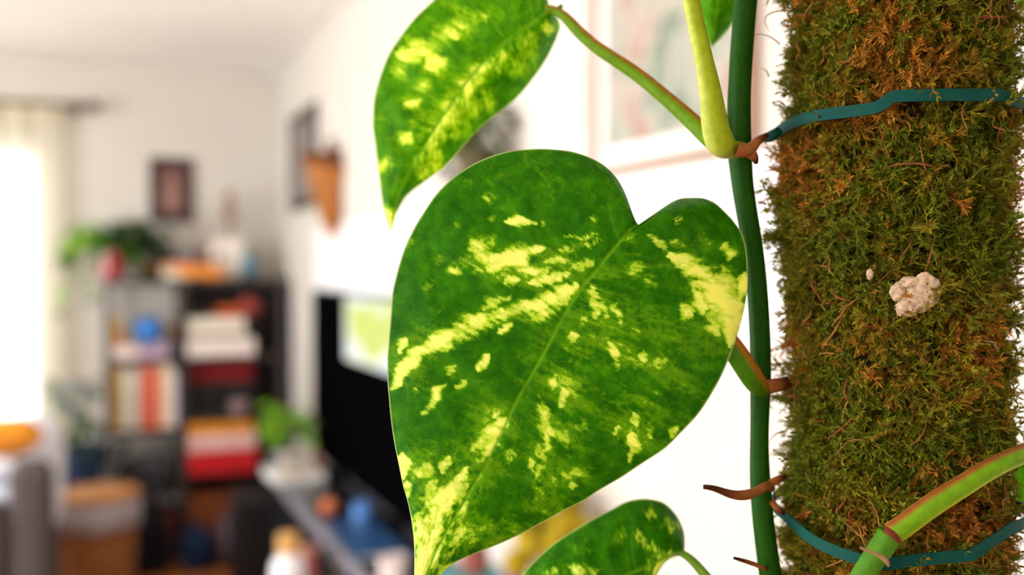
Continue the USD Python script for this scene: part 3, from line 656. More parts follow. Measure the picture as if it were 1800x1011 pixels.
put('vase_body', lathe([(0, 0), (.04, 0), (.045, .05), (.04, .14), (.028, .18), (.032, .2), (.028, .2), (.024, .18), (0, .02)]), mat('cream_vase', (.64, .60, .54), .5), t)
m_yel = mat('mustard_bloom', (.34, .25, .012), .8, .1, .3, 80); m_cr = mat('cream_bloom', (.62, .5, .36), .8)
for k in range(44):
    a = rg.uniform(0, 6.28); r = rg.uniform(.01, .10); hz = rg.uniform(.24, .38); xx = r * math.cos(a) * .8
    q = put('flower_head', trimesh.creation.icosphere(1, rg.uniform(.018, .030)).apply_translation((xx, r * math.sin(a), hz)), m_cr if k % 5 == 0 else m_yel, t)
    put('stalk', tube([(0, 0, .16), (xx * .4, r * .4 * math.sin(a), .22), (xx, r * math.sin(a), hz)], .0015, 5, n=6), m_stem, q)

# white bottle on a dark stool in front of the console
bp = np.array([.545, 3.02]); 
t = thing('dark_stool', 'small dark stool in front of the console', 'stool', (bp[0] - .03, bp[1], 0))
put('seat', lathe([(0, .385), (.14, .385), (.15, .39), (.15, .405), (.14, .41), (0, .41)], 30), m_blackish, t)
for k in range(4): a = math.pi / 4 + k * math.pi / 2; put('leg', tube([(.1 * math.cos(a), .1 * math.sin(a), .388), (.13 * math.cos(a), .13 * math.sin(a), 0)], [.012, .009], 8), m_blackish, t)
t = thing('white_bottle', 'white bottle with an amber cap on the dark stool', 'bottle', (bp[0], bp[1], .41))
put('bottle_body', lathe([(0, 0), (.046, 0), (.05, .008), (.05, .15), (.045, .175), (.026, .195), (.022, .2), (0, .2)], 26), mat('white_plastic', (.84, .84, .88), .35), t)
put('cap', lathe([(0, .2), (.03, .2), (.032, .205), (.032, .25), (.028, .256), (0, .256)], 22), mat('amber_plastic', (.62, .34, .10), .4), t)
t = thing('red_tin', 'small pinkish red tin beside the white bottle', 'tin', (bp[0] + .07, bp[1] + .075, .41))
put('tin_body', lathe([(0, 0), (.028, 0), (.028, .17), (0, .17)]), mat('pink_red_tin', (.5, .10, .10), .4), t); put('lid', lathe([(0, .17), (.03, .17), (.03, .19), (0, .194)]), mat('tin_lid', (.55, .25, .18), .4), t)

# ------------------------------------------------------------------ floor things in front of the bookcase
m_denim = mat('blue_denim', (.016, .034, .085), .9, .1, .4, 20); m_greycl = mat('grey_lilac_cloth', (.13, .10, .13), .9, .1, .4, 20); m_dark = mat('dark_cloth', (.012, .012, .016), .9, .15, .4, 20)
def crumple(sx, sy, sz, c, seed, m=None):
    s = trimesh.creation.icosphere(4); v = np.array(s.vertices)
    v *= (1 + .55 * (meshkit.fbm(v * 2.2 + seed * 7, 4, seed) - .5))[:, None]
    v[:, 2] = np.maximum(v[:, 2], -.55)
    v = (v + [0, 0, .55]) * [sx / 2, sy / 2, sz / 1.55] + np.array(c)
    return trimesh.Trimesh(v, s.faces, process=False)
t = thing('black_bag', 'large black soft bag on the floor before the bookcase', 'bag', (float(ony(250, 900, 5.15)[0]), 5.16, 0))
put('bag_body', crumple(.26, .24, .36, (0, 0, 0), 3), m_dark, t, smooth=True); put('strap', tube([(-.1, 0, .28), (-.06, -.05, .40), (.06, -.05, .41), (.1, 0, .29)], .01, 8, n=16), m_dark, t)
t = thing('denim_pile', 'crumpled dark blue denim garment on the floor right of the black bag', 'garment', (float(ony(347, 920, 5.12)[0]), 5.14, 0))
put('cloth', crumple(.17, .20, .20, (0, 0, 0), 8), m_denim, t, smooth=True); put('waistband', tube([(-.06, -.04, .14), (0, -.06, .16), (.06, -.04, .14)], .012, 8, n=12), m_denim, t)
t = thing('grey_pile', 'crumpled grey lilac garment on the floor beside the denim', 'garment', (float(ony(425, 900, 5.1)[0]), 5.12, 0))
put('cloth', crumple(.22, .24, .30, (0, 0, 0), 5), m_greycl, t, smooth=True); put('sleeve', tube([(-.02, -.08, .18), (.0, -.13, .10), (.03, -.15, .03)], [.035, .03, .025], 10, n=14), m_greycl, t)
t = thing('black_case', 'black hard case standing on the floor beside the console', 'case', (float(ony(445, 900, 4.62)[0]) - .0, 4.66, 0))
put('case_body', rbox(.16, .26, .44, (0, 0, .22), .02), m_blackish, t); put('handle', tube([(-.03, 0, .438), (-.03, 0, .47), (.03, 0, .47), (.03, 0, .438)], .006, 8, n=14, ref=(0, 1, 0)), m_blackish, t)

# laundry basket with white liner
bxp = np.array([float(ony(168, 900, 4.78)[0]), 4.76])
t = thing('wicker_basket', 'tall round wicker basket with a white cloth liner folded over its rim', 'basket', (bxp[0], bxp[1], 0))
m_bw = mat('basket_wicker', (.42, .165, .05), .7, .3, .25, 60, bump=.003); m_lin = mat('liner_cloth', (.56, .52, .56), .9, .1, .08, 20)
BR, BH = .172, .40
put('basket_body', lathe([(0, 0), (BR * .80, 0), (BR * .84, .02), (BR * .97, BH), (BR * .94, BH), (BR * .8, .03), (0, .02)], 40), m_bw, t)
for k in range(11):
    zz = .03 + k * .032; rr = BR * (.845 + .125 * zz / BH)
    put('woven_ring', trimesh.creation.torus(rr, .0075, 40, 8).apply_translation((0, 0, zz)), m_bw, t, smooth=True)
a_ = np.linspace(0, 2 * math.pi, 61)
lin = lathe([(BR * .95, BH - .02), (BR * 1.06, BH - .06), (BR * 1.09, BH + .02), (BR * 1.06, BH + .055), (BR * .98, BH + .06), (BR * .96, BH + .02), (BR * .95, BH - .02)], 60)
lv = np.array(lin.vertices); ang = np.arctan2(lv[:, 1], lv[:, 0]); lv[:, 2] += .008 * np.sin(ang * 5) + .004 * np.sin(ang * 13); lv[:, :2] *= (1 + .015 * np.sin(ang * 17))[:, None]; lin.vertices = lv
put('liner', lin, m_lin, t, smooth=True)
put('rim', trimesh.creation.torus(BR * 1.0, .016, 44, 10).apply_translation((0, 0, BH + .068)), m_bw, t, smooth=True)
put('lid', lathe([(0, BH + .085), (BR * .5, BH + .082), (BR * .95, BH + .072), (BR * .97, BH + .06), (0, BH + .06)], 40), mat('basket_lid', (.50, .24, .09), .7, .3, .3, 50, bump=.003), t)

# plant by the curtain in a dark blue planter
pp = np.array([float(ony(142, 800, 5.3)[0]), 5.3, 0.0])
t = thing('window_plant', 'sparse dark leafy plant in a tall dark blue planter by the curtain', 'potted plant', pp)
pot(t, .11, .60, mat('dark_blue_glaze', (.008, .03, .08), .3, .5), taper=.7)
leafy(t, pp + [0, 0, .58], [ony(rg.uniform(92, 176), rg.uniform(665, 800), 5.3 + rg.uniform(-.1, .1)) for _ in range(44)], rg, (.065, .10), [GL[2], GL[3], GL[2], mat('leaf_greyblue', (.16, .24, .26), .25, .6)], .6)

# armchair with cushions at the left edge
m_arm = mat('grey_upholstery', (.085, .072, .070), .95, .1, .15, 220, bump=.001)
t = thing('armchair', 'grey upholstered armchair at the left edge of the room', 'armchair', (-.6, 3.95, 0))
bx0 = float(ony(14, 900, 3.6)[0]); bx1 = float(ony(94, 900, 3.6)[0])
zb = float(ony(55, 818, 3.6)[2])
zl = float(ony(8, 890, 3.6)[2])
put('arm_post', bx(bx0, bx1, 3.6, 3.76, .1, zb, .035), m_arm, t, world=True)
put('armrest', bx(bx0 - .66, bx0 - .001, 3.6, 3.74, .1, zl, .03), m_arm, t, world=True)
put('armrest', bx(bx0 - .66, bx1, 4.40, 4.53, .1, zl, .03), m_arm, t, world=True)
put('seat', bx(bx0 - .66, bx1, 3.761, 4.399, .14, .34, .03), m_arm, t, world=True)
put('seat_cushion', bx(bx0 - .655, bx1 - .005, 3.766, 4.394, .341, .45, .03), m_arm, t, world=True)
put('backrest', bx(bx0 - .82, bx0 - .661, 3.6, 4.53, .1, .92, .04), m_arm, t, world=True)
for x in (bx0 - .76, bx1 - .06):
    for y in (3.66, 4.46): put('leg', tube([(x, y, .11), (x, y, 0)], [.02, .014], 8), m_blackish, t, world=True)
cxx = float(ony(50, 800, 4.02)[0])
t = thing('white_cushion', 'white bluish cushion standing on the grey armchair', 'cushion', (cxx - .03, 4.06, .452))
put('cover', pillow(.30, .46, .17, rot=(78, 0, 0), c=(0, 0, .235), crease=.02), mat('white_linen', (.74, .75, .84), .9, .1, .03), t, smooth=True)
put('piping', tube([(-.14, -.04, .06), (-.145, -.01, .24), (-.13, .03, .43)], .004, 6, n=12), m_pap, t)
bl0, bl1 = float(ony(-60, 800, 3.86)[0]), float(ony(44, 800, 3.86)[0]); zbl = float(ony(20, 800, 3.86)[2])
t = thing('white_blanket', 'stack of folded white blankets on the armchair seat below the orange cushion', 'blanket', ((bl0 + bl1) / 2, 3.86, .452))
for k in range(4): put('fold', pillow(bl1 - bl0, .16, (zbl - .452) / 4 * 1.12, c=(.004 * (-1) ** k, 0, (k + .5) * (zbl - .452) / 4)), mat('white_linen', (.74, .75, .84), .9, .1, .03), t, smooth=True)
ozz = float(ony(10, 735, 3.86)[2]) - zbl
t = thing('orange_cushion', 'small orange cushion lying on the folded white blankets', 'cushion', (float(ony(4, 760, 3.86)[0]), 3.86, zbl))
put('cover', pillow(.26, .16, ozz, c=(0, 0, ozz / 2), crease=.01), mat('orange_linen', (.70, .28, .03), .9, .1, .08), t, smooth=True)
put('piping', tube([(-.12, -.05, ozz / 2), (0, -.082, ozz / 2), (.12, -.05, ozz / 2)], .004, 6, n=12), m_or, t)

# ------------------------------------------------------------------ the pothos on its moss pole
D0 = 0.287                                   # axis depth of the pole's centre line
POLE = P(1577, 505, D0); PX, PY = float(POLE[0]), float(POLE[1])
R_CORE, R_MOSS = 0.0262, 0.0302
PZ0, PZ1 = 0.62, 1.66
toE = np.array([-PX, -PY, 0.0]); toE /= np.linalg.norm(toE)        # from the pole towards the viewer's side of the room
A0 = math.atan2(toE[1], toE[0])

m_core = mat('pole_core', (.022, .015, .004), .95, .1, .5, 400)
def moss_mat(name, stops, seedloc):
    if name in MATS: return MATS[name]
    MATS[name] = usdkit.material(stage, '/World/Looks/' + name, {
        'geo': ('geometry', {}), 'mp': ('mapping', {'location': seedloc}), 'n': ('noise_texture', {'scale': 55.0, 'detail': 3.0, 'roughness': .6}), 'n2': ('noise_texture', {'scale': 420.0, 'detail': 2.0}),
        'm1': ('math', {'math_type': 'multiply_add', 'value2': 0.62, 'value3': 0.0}), 'm2': ('math', {'math_type': 'multiply_add', 'value2': 0.38}),
        'r': ('rgb_ramp', {'ramp': stops}), 'd': ('principled_bsdf', {'roughness': .75, 'specular_ior_level': .2}), 't': ('translucent_bsdf', {}), 'mx': ('mix_closure', {'fac': .16})},
        [('geo.position', 'mp.vector'), ('mp.vector', 'n.vector'), ('mp.vector', 'n2.vector'), ('n.fac', 'm1.value1'), ('n2.fac', 'm2.value1'), ('m1.value', 'm2.value3'), ('m2.value', 'r.fac'),
         ('r.color', 'd.base_color'), ('r.color', 't.color'), ('d.BSDF', 'mx.closure1'), ('t.BSDF', 'mx.closure2')], surface='mx.closure')
    return MATS[name]
GREEN = [(0.30, (.25, .115, .007)), (0.40, (.18, .145, .005)), (0.50, (.145, .165, .004)), (0.60, (.10, .14, .004)), (0.72, (.30, .33, .010))]
MIX = [(0.30, (.32, .12, .010)), (0.44, (.27, .15, .008)), (0.52, (.18, .16, .006)), (0.62, (.36, .28, .011)), (0.72, (.18, .21, .008))]
BROWN = [(0.30, (.30, .085, .012)), (0.5, (.44, .18, .018)), (0.70, (.28, .20, .014))]
mm = [moss_mat('moss_green', GREEN, (0, 0, 0)), moss_mat('moss_mixed', MIX, (.31, .12, .05)), moss_mat('moss_brown', BROWN, (.7, .3, .2))]

pole = thing('moss_pole', 'moss-covered plant pole bound with green ties, right of the big leaf', 'moss pole', (PX, PY, PZ0))
gz = np.linspace(PZ0, PZ1, 420); ga = np.linspace(0, 2 * math.pi, 120, endpoint=False)
GZ, GA = np.meshgrid(gz, ga, indexing='ij')
gp = np.stack([np.cos(GA) * .0262, np.sin(GA) * .0262, GZ], -1)
rr = R_CORE - .0022 + .0045 * (meshkit.fbm(gp * 260, 3, 2) - .5)
V = np.stack([PX + rr * np.cos(GA), PY + rr * np.sin(GA), GZ], -1).reshape(-1, 3)
i, j = np.meshgrid(np.arange(len(gz) - 1), np.arange(120), indexing='ij'); k = (j + 1) % 120
q = np.stack([i * 120 + j, i * 120 + k, (i + 1) * 120 + k, (i + 1) * 120 + j], -1).reshape(-1, 4)
ncap = len(V); V = np.vstack([V, [PX, PY, PZ0], [PX, PY, PZ1]])
f = np.vstack([q[:, [0, 1, 2]], q[:, [0, 2, 3]], np.stack([np.full(120, ncap), (np.arange(120) + 1) % 120, np.arange(120)], 1), np.stack([np.full(120, ncap + 1), 419 * 120 + np.arange(120), 419 * 120 + (np.arange(120) + 1) % 120], 1)])
put('core', (V, f), m_core, pole, smooth=True, world=True)

# moss sprigs: curved stems with fine leaflets and side branches
def sprig(seed, L=.008, leaflets=26, branches=3, lw=.00022, ll=.0016):
    r = np.random.RandomState(seed)
    def stem(p0, d0, length, nseg, curl):
        pts = [np.array(p0, float)]; d = np.array(d0, float); d /= np.linalg.norm(d)
        for _ in range(nseg):
            d = d + r.normal(0, curl, 3); d /= np.linalg.norm(d); pts.append(pts[-1] + d * length / nseg)
        return np.array(pts)
    ms = []
    stems = [(stem((0, 0, 0), (.2, 0, 1), L, 6, .32), leaflets)]
    for b in range(branches):
        k = r.randint(1, 5); base = stems[0][0][k]; d = stems[0][0][k + 1] - base; d /= np.linalg.norm(d)
        stems.append((stem(base, d + r.normal(0, .7, 3), L * r.uniform(.3, .55), 4, .3), max(4, leaflets // 2)))
    vs, fs, n = [], [], 0
    for p, nl in stems:
        tb = tube(p, np.linspace(.00022, .0001, len(p)), 3, cap=False); vs.append(tb.vertices); fs.append(tb.faces + n); n += len(tb.vertices)
        t = frames(p)
        for q_ in range(nl):
            u = (q_ + r.uniform(0, .9)) / nl * (len(p) - 1) * .999; a = int(u); c = p[a] + (p[a + 1] - p[a]) * (u - a); ax = t[a]
            o = r.normal(0, 1, 3); o -= ax * (o @ ax); o /= np.linalg.norm(o) + 1e-9
            d = ax * r.uniform(.35, 1.1) + o; d /= np.linalg.norm(d); sd = np.cross(ax, d); sd /= np.linalg.norm(sd) + 1e-9
            l = ll * r.uniform(.55, 1.15); w = lw * r.uniform(.8, 1.4)
            tip = c + d * l + ax * l * .25
            mid = c + d * l * .5
            vs.append(np.array([c, mid + sd * w, mid - sd * w, tip])); fs.append(np.array([(0, 1, 2), (1, 3, 2)]) + n); n += 4
    return trimesh.Trimesh(np.vstack(vs), np.vstack(fs), process=False)

tuft_path = pole.path + '/moss_tuft'
pi = UsdGeom.PointInstancer.Define(stage, tuft_path)
setdata(pi.GetPrim(), kind='stuff', label='olive green and brown moss')
protos = []
NV = 7
for vi in range(NV):
    for mi in range(3):
        pth = f'{tuft_path}/sprig_{vi * 3 + mi:03d}'
        usdkit.mesh(stage, pth, sprig(vi + 1, L=(.0075, .009, .0065, .010, .008, .007, .0085)[vi], branches=(3, 4, 2, 3, 4, 3, 2)[vi]), mm[mi], smooth=False); protos.append(pth)
pi.CreatePrototypesRel().SetTargets([Sdf.Path(p) for p in protos])
rs = np.random.RandomState(7)
NM = 36000
z = rs.uniform(1.30, 1.60, NM); dth = rs.uniform(-1, 1, NM); th = A0 + np.sign(dth) * np.abs(dth) ** 1.25 * math.pi
keepc = meshkit.fbm(np.stack([np.cos(th) * 3, np.sin(th) * 3, z * 110], -1), 3, 4)
keepf = meshkit.fbm(np.stack([np.cos(th) * 8.5, np.sin(th) * 8.5, z * 300], -1), 2, 6)
sel = rs.rand(NM) < np.clip(.50 + 1.3 * (keepc - .40) + 3.4 * (keepf - .46), .02, 1); z, th = z[sel], th[sel]; NM = len(z)
# thinner cover low and high outside the picture
zc_ = rs.normal(EYE[2] + .0145, .011, 420); thc = A0 - 1.32 + rs.normal(0, .12, 420)
z, th = np.r_[z, zc_], np.r_[th, thc]; NCL = len(z) - 420
z2 = np.r_[rs.uniform(PZ0 + .16, 1.30, 1600), rs.uniform(1.60, PZ1, 500)]; th2 = A0 + rs.uniform(-math.pi, math.pi, len(z2))
z, th = np.r_[z, z2], np.r_[th, th2]; NT = len(z)
bumpf = meshkit.fbm(np.stack([np.cos(th) * 5.5, np.sin(th) * 5.5, z * 190], -1), 3, 14)
rad = R_CORE - .0080 + np.clip((bumpf - .30) * .021, 0, .0080) + rs.rand(NT) * .0010
rad[NCL:NCL + 420] += rs.rand(420) * .0036
pos = np.stack([rad * np.cos(th), rad * np.sin(th), z - PZ0], 1)
nrm = np.stack([np.cos(th), np.sin(th), np.zeros(NT)], 1); tan = np.stack([-np.sin(th), np.cos(th), np.zeros(NT)], 1)
phi = rs.uniform(0, 2 * math.pi, NT) ; lean = np.clip(rs.normal(1.08, .28, NT), .15, 1.5)
dirv = nrm * np.cos(lean)[:, None] + (tan * np.cos(phi)[:, None] + np.array([0, 0, 1.0]) * np.sin(phi)[:, None]) * np.sin(lean)[:, None]
spin = rs.normal(0, 1, (NT, 3)); xax = np.cross(spin, dirv); xax /= np.linalg.norm(xax, axis=1, keepdims=True); yax = np.cross(dirv, xax)
M = np.stack([xax, yax, dirv], 2)
from scipy.spatial.transform import Rotation
Q = Rotation.from_matrix(M).as_quat()
colr = meshkit.fbm(np.stack([np.cos(th) * 1.6, np.sin(th) * 1.6, z * 42], -1), 3, 9)
# browner near the top left edge and around the lower middle, as the moss grew
dang = (th - A0 + math.pi) % (2 * math.pi) - math.pi
brown = colr + .16 * np.exp(-((z - 1.545) / .035) ** 2 - ((dang + .55) / .6) ** 2) * 1.2 + .14 * np.exp(-((z - 1.40) / .014) ** 2 - ((dang - .1) / .5) ** 2) + .10 * np.exp(-((z - 1.43) / .02) ** 2 - ((dang - 1.2) / .5) ** 2) + rs.normal(0, .07, NT)
mi = np.where(brown > .66, 2, np.where(brown > .53, 1, 0))
vi = rs.randint(0, NV, NT); sc = rs.uniform(.65, 1.25, NT)
pi.CreatePositionsAttr(Vt.Vec3fArray.FromNumpy(pos.astype(np.float32)))
pi.CreateOrientationsAttr(Vt.QuathArray([Gf.Quath(float(w), float(x), float(y), float(zz)) for x, y, zz, w in Q]))
pi.CreateScalesAttr(Vt.Vec3fArray.FromNumpy(np.repeat(sc[:, None], 3, 1).astype(np.float32)))
pi.CreateProtoIndicesAttr(Vt.IntArray.FromNumpy((vi * 3 + mi).astype(np.int32)))

# dry fibres lying in the moss
def surf(ang, z, r): return np.array([PX + r * math.cos(A0 + ang), PY + r * math.sin(A0 + ang), z])
m_fib = [mat('dry_fibre_tan', (.30, .14, .03), .8, .2, .3, 300), mat('dry_fibre_red', (.26, .07, .02), .8, .2, .3, 300), mat('dry_fibre_pale', (.30, .23, .11), .8, .2, .2, 300)]
for mi_, cnt, nm in ((0, 110, 'tan'), (1, 120, 'reddish'), (2, 16, 'pale')):
    ts = []
    for _ in range(cnt):
        a, zc = rs.uniform(-1.7, 1.7), rs.uniform(1.31, 1.59); L_ = rs.uniform(.004, .014); ph = rs.uniform(0, math.pi); pts = []
        if rs.rand() < .35: a, zc = rs.choice([(.15, 1.398), (-.1, 1.522), (.5, 1.535)][int(rs.randint(3))] if False else [a]), zc
        bend = rs.normal(0, .45)
        for u in np.linspace(-.5, .5, 6):
            dir_ = ph + bend * u
            pts.append(surf(a + L_ * u * math.cos(dir_) / R_MOSS, zc + L_ * u * math.sin(dir_), R_MOSS - .0009 + rs.uniform(-.0012, .0014)))
        ts.append(tube(pts, np.r_[.0001, .00026, .0003, .00028, .0002, .00008] * rs.uniform(.5, 1.05), 5, n=9))
    put('dry_fibre', cat_(*ts), m_fib[mi_], pole, smooth=True, world=True, kind='stuff', label=f'{nm} dry fibres in the moss')
# a few loose wisps that stand off the two edges
ts = []
for px, py, dx, dy, curl in ((1784, 60, 30, -28, .3), (1785, 115, 28, -40, 1.4), (1780, 135, 26, -12, -1.0), (1776, 160, 34, 0, .6), (1366, 20, -14, 34, 1.6), (1362, 70, -40, -8, .5), (1350, 130, -12, -10, .6), (1345, 420, -16, 10, .7), (1360, 460, -24, 16, .6),
                             (1362, 640, -20, 8, .4), (1786, 430, 18, -30, 1.5), (1788, 560, 16, 8, .5), (1790, 690, 26, -10, .8), (1368, 600, -26, -4, .3), (1370, 760, -18, 20, .5), (1786, 960, 24, 12, .8), (1782, 930, 30, 26, -.6), (1372, 985, -20, -10, .5), (1358, 350, -24, 6, .5), (1352, 300, -18, 14, .5)):
    pts = [P(px + (dx * u - dy * curl * u * (1 - u)), py + (dy * u + dx * curl * u * (1 - u)), D0 - .003) for u in np.linspace(-.25, 1, 7)]
    ts.append(tube(pts, np.linspace(.00022, .00007, 7), 5, n=14))
put('dry_fibre', cat_(*ts), m_fib[0], pole, smooth=True, world=True, kind='stuff', label='thin wisps standing off the pole edges')
# pale cracked lump of bark
def on_pole(px, py, r):
    """point of the vertical cylinder of radius r around the pole's axis along the sight line"""
    d = ray(px, py); a = d[0] ** 2 + d[1] ** 2; b = -(d[0] * PX + d[1] * PY); c = PX ** 2 + PY ** 2 - r * r
    disc = max(b * b - a * c, 0.0); t_ = (-b - math.sqrt(disc)) / a
    return EYE + d * t_
m_bark = mat('pale_bark', (.50, .36, .24), .9, .1, .5, 700, bump=.0006)
def lump(px, py, rx, ry, rz, seed, rot=0.0):
    c = on_pole(px, py, R_MOSS + .0012); s = trimesh.creation.icosphere(4); v = np.array(s.vertices)
    v = v * (1 + .42 * (meshkit.fbm(v * 1.7 + seed, 2, seed) - .5) + .10 * (meshkit.noise(v * 5 + seed, seed) - .5))[:, None]
    n_ = c - [PX, PY, c[2]]; n_ /= np.linalg.norm(n_); tg = np.cross([0, 0, 1.0], n_); cr, sr = math.cos(rot), math.sin(rot)
    x_, y_ = v[:, 0] * rx, v[:, 2] * ry
    w = c + (x_ * cr - y_ * sr)[:, None] * tg + (x_ * sr + y_ * cr)[:, None] * np.array([0, 0, 1.0]) + (v[:, 1] * rz)[:, None] * n_
    return trimesh.Trimesh(w, s.faces, process=False)
put('bark_chip', cat_(lump(1622, 514, .0042, .0048, .0018, 3, -.15), lump(1597, 537, .0033, .0027, .0015, 5, .5), lump(1600, 497, .0026, .0016, .0022, 7), lump(1578, 514, .0019, .0024, .0018, 9)), m_bark, pole, smooth=True, world=True, label='pale cracked bark chip in the moss')
put('bark_chip', lump(1529, 482, .0009, .0014, .001, 12), m_bark, pole, smooth=True, world=True, label='tiny white chip in the moss')

# ---- the pot that carries pole and plant, on a small stand below the picture
t = thing('plant_stand', 'small dark wooden stand under the pothos pot', 'stand', (PX, PY, 0))
put('stand_top', lathe([(0, .40), (.13, .40), (.135, .405), (.135, .42), (.13, .425), (0, .425)], 32), m_brown, t)
for k in range(3): a = k * 2.094 + .4; put('leg', tube([(.09 * math.cos(a), .09 * math.sin(a), .402), (.12 * math.cos(a), .12 * math.sin(a), 0)], [.013, .01], 8), m_brown, t)
t = thing('plant_pot', 'round terracotta pot holding the moss pole and the pothos', 'pot', (PX, PY, .425))
put('pot_body', lathe([(0, 0), (.075, 0), (.105, .19), (.112, .19), (.112, .22), (.1, .22), (.095, .19), (0, .19)], 36), mat('terracotta_pot', (.42, .16, .07), .8, .2), t)
put('soil', lathe([(0.0, .195), (.096, .195), (.05, .2), (0, .2)], 24), m_soil, t)

# ---- green ties around the pole
m_tie = mat('green_tie', (.0015, .058, .045), .6, .12, .15, 60)
def tie(name, label, path, width, r):
    t = thing('plant_tie', label, 'plant tie', (PX, PY, 0.0), 'green ties on the moss pole')
    pts = []; 
    p = np.array(path, float); s = np.r_[0, np.cumsum(np.hypot(*np.diff(p, axis=0).T))]; n = 90
    q = np.linspace(0, s[-1], n); px, py = PchipInterpolator(s, p[:, 0])(q), PchipInterpolator(s, p[:, 1])(q)
    for a, b in zip(px, py): pts.append(on_pole(a, b, r))
    pts = np.array(pts); ang0 = math.atan2(pts[0][1] - PY, pts[0][0] - PX); ang1 = math.atan2(pts[-1][1] - PY, pts[-1][0] - PX)
    # round the far side
    d = (ang0 - ang1) % (2 * math.pi); m = 50
    back = np.array([[PX + r * math.cos(ang1 + d * u), PY + r * math.sin(ang1 + d * u), pts[-1][2] + (pts[0][2] - pts[-1][2]) * u] for u in np.linspace(0, 1, m)[1:-1]])
    L = np.vstack([pts, back]); n = len(L)
    nr = L - [PX, PY, 0]; nr[:, 2] = 0; nr /= np.linalg.norm(nr, axis=1, keepdims=True)
    tg = np.roll(L, -1, 0) - np.roll(L, 1, 0); tg /= np.linalg.norm(tg, axis=1, keepdims=True)
    up = np.cross(nr, tg); up *= np.sign(up[:, 2:3]) ; up /= np.linalg.norm(up, axis=1, keepdims=True)
    w = np.full(n, width); th_ = .0005
    ring = [L + up * (w / 2)[:, None], L + up * (w / 2)[:, None] + nr * th_, L - up * (w / 2)[:, None] + nr * th_, L - up * (w / 2)[:, None]]
    v = np.vstack(ring); f = []
    for a in range(n):
        b = (a + 1) % n
        for c in range(4):
            e = (c + 1) % 4; f.append((c * n + a, c * n + b, e * n + b, e * n + a))
    put('band', (v, np.array(f)), m_tie, t, smooth=40, world=True)
    return t
t1 = tie('tie', 'dark green flat tie around the upper moss pole', [(1366, 233), (1386, 221), (1417, 208), (1441, 203), (1496, 196), (1540, 189), (1556, 180), (1572, 170), (1615, 168), (1694, 167), (1750, 167), (1781, 177)], .0030, R_MOSS + .0026)
put('loop', tube([P(1347, 243, D0 - .002), P(1358, 238, D0 - .004), P(1369, 231, D0 - .006)], [.0012, .0016, .0014], 8, n=10), m_tie, t1, world=True)
t2 = tie('tie', 'teal green flat tie around the lower moss pole over the stem', [(1376, 902), (1394, 919), (1426, 946), (1464, 966), (1512, 983), (1547, 992), (1582, 988), (1651, 980), (1700, 976), (1742, 952), (1775, 928)], .0030, R_MOSS + .0032)

# ---- pothos
pothos = thing('pothos', 'variegated pothos climbing the moss pole with large heart-shaped leaves', 'houseplant', (PX, PY, PZ0))
m_vcol = usdkit.material(stage, '/World/Looks/pothos_stem', {'a': ('attribute', {'attribute': 'displayColor'}), 'geo': ('geometry', {}), 'n': ('noise_texture', {'scale': 500.0, 'detail': 2.0}), 'r': ('rgb_ramp', {'ramp': [(.3, (.85, .85, .85)), (.7, (1.1, 1.1, 1.1))]}),
    'm': ('mix_color', {'blend_type': 'multiply', 'fac': 1.0}), 'p': ('principled_bsdf', {'roughness': .45, 'specular_ior_level': .09, 'subsurface_weight': 0.0}), 't': ('translucent_bsdf', {}), 'mx': ('mix_closure', {'fac': .15})},
    [('geo.position', 'n.vector'), ('n.fac', 'r.fac'), ('a.color', 'm.a'), ('r.color', 'm.b'), ('m.result', 'p.base_color'), ('m.result', 't.color'), ('p.BSDF', 'mx.closure1'), ('t.BSDF', 'mx.closure2')], surface='mx.closure')
def stemcol(base, stripe, at, width, extra=None):
    base, stripe = np.array(base), np.array(stripe)
    def col(t, a):
        d = np.abs((a - at + math.pi) % (2 * math.pi) - math.pi); w = np.clip(1.6 - d / width, 0, 1)
        c = base * (1 - w[:, None]) + stripe * w[:, None]
        if extra is not None: c = extra(t, a, c)
        return c
    return col
def pstem(name, path, radii_px, depths, parent, col, sides=20, n=70, label=None, kind=None):
    path = np.array(path, float); depths = np.broadcast_to(np.asarray(depths, float), (len(path),))
    pts = P(path[:, 0], path[:, 1], depths); rad = np.broadcast_to(np.asarray(radii_px, float), (len(path),)) / F * depths
    m, c = tube(pts, rad, sides, ref=-FWD, n=n, col=col)
    return put(name, m, m_vcol, parent, smooth=True, world=True, pv={'displayColor': c}, label=label, kind=kind)
DV = 0.279
VG, VD = (.012, .070, .0015), (.014, .055, .010)
# main vine behind the nodes
vine = pstem('stem', [(1318, -90), (1311, 0), (1301, 130), (1300, 260), (1306, 330), (1322, 430), (1333, 540), (1337, 660), (1335, 760), (1337, 860), (1347, 960), (1362, 1060), (1390, 1250)], [19, 20, 20, 21, 19, 18, 18, 18, 16, 18, 19, 20, 20], DV, pothos,
             stemcol(VG, VD, math.pi, .9), n=140, label='dark green vine along the left of the pole')
# petiole A: pale lime, rising from the upper node
LIME, LIME2 = (.33, .42, .015), (.50, .56, .10)
pstem('petiole', [(1196, -120), (1215, 0), (1234, 90), (1250, 170), (1258, 225), (1266, 250), (1284, 262), (1306, 264)], [15, 15, 16, 20, 24, 25, 17, 13], [.262, .262, .262, .264, .266, .267, .270, .275], pothos, stemcol(LIME, LIME2, math.pi / 2, .8), n=80, label='pale lime petiole rising from the upper node')
RUST = (.15, .036, .008)
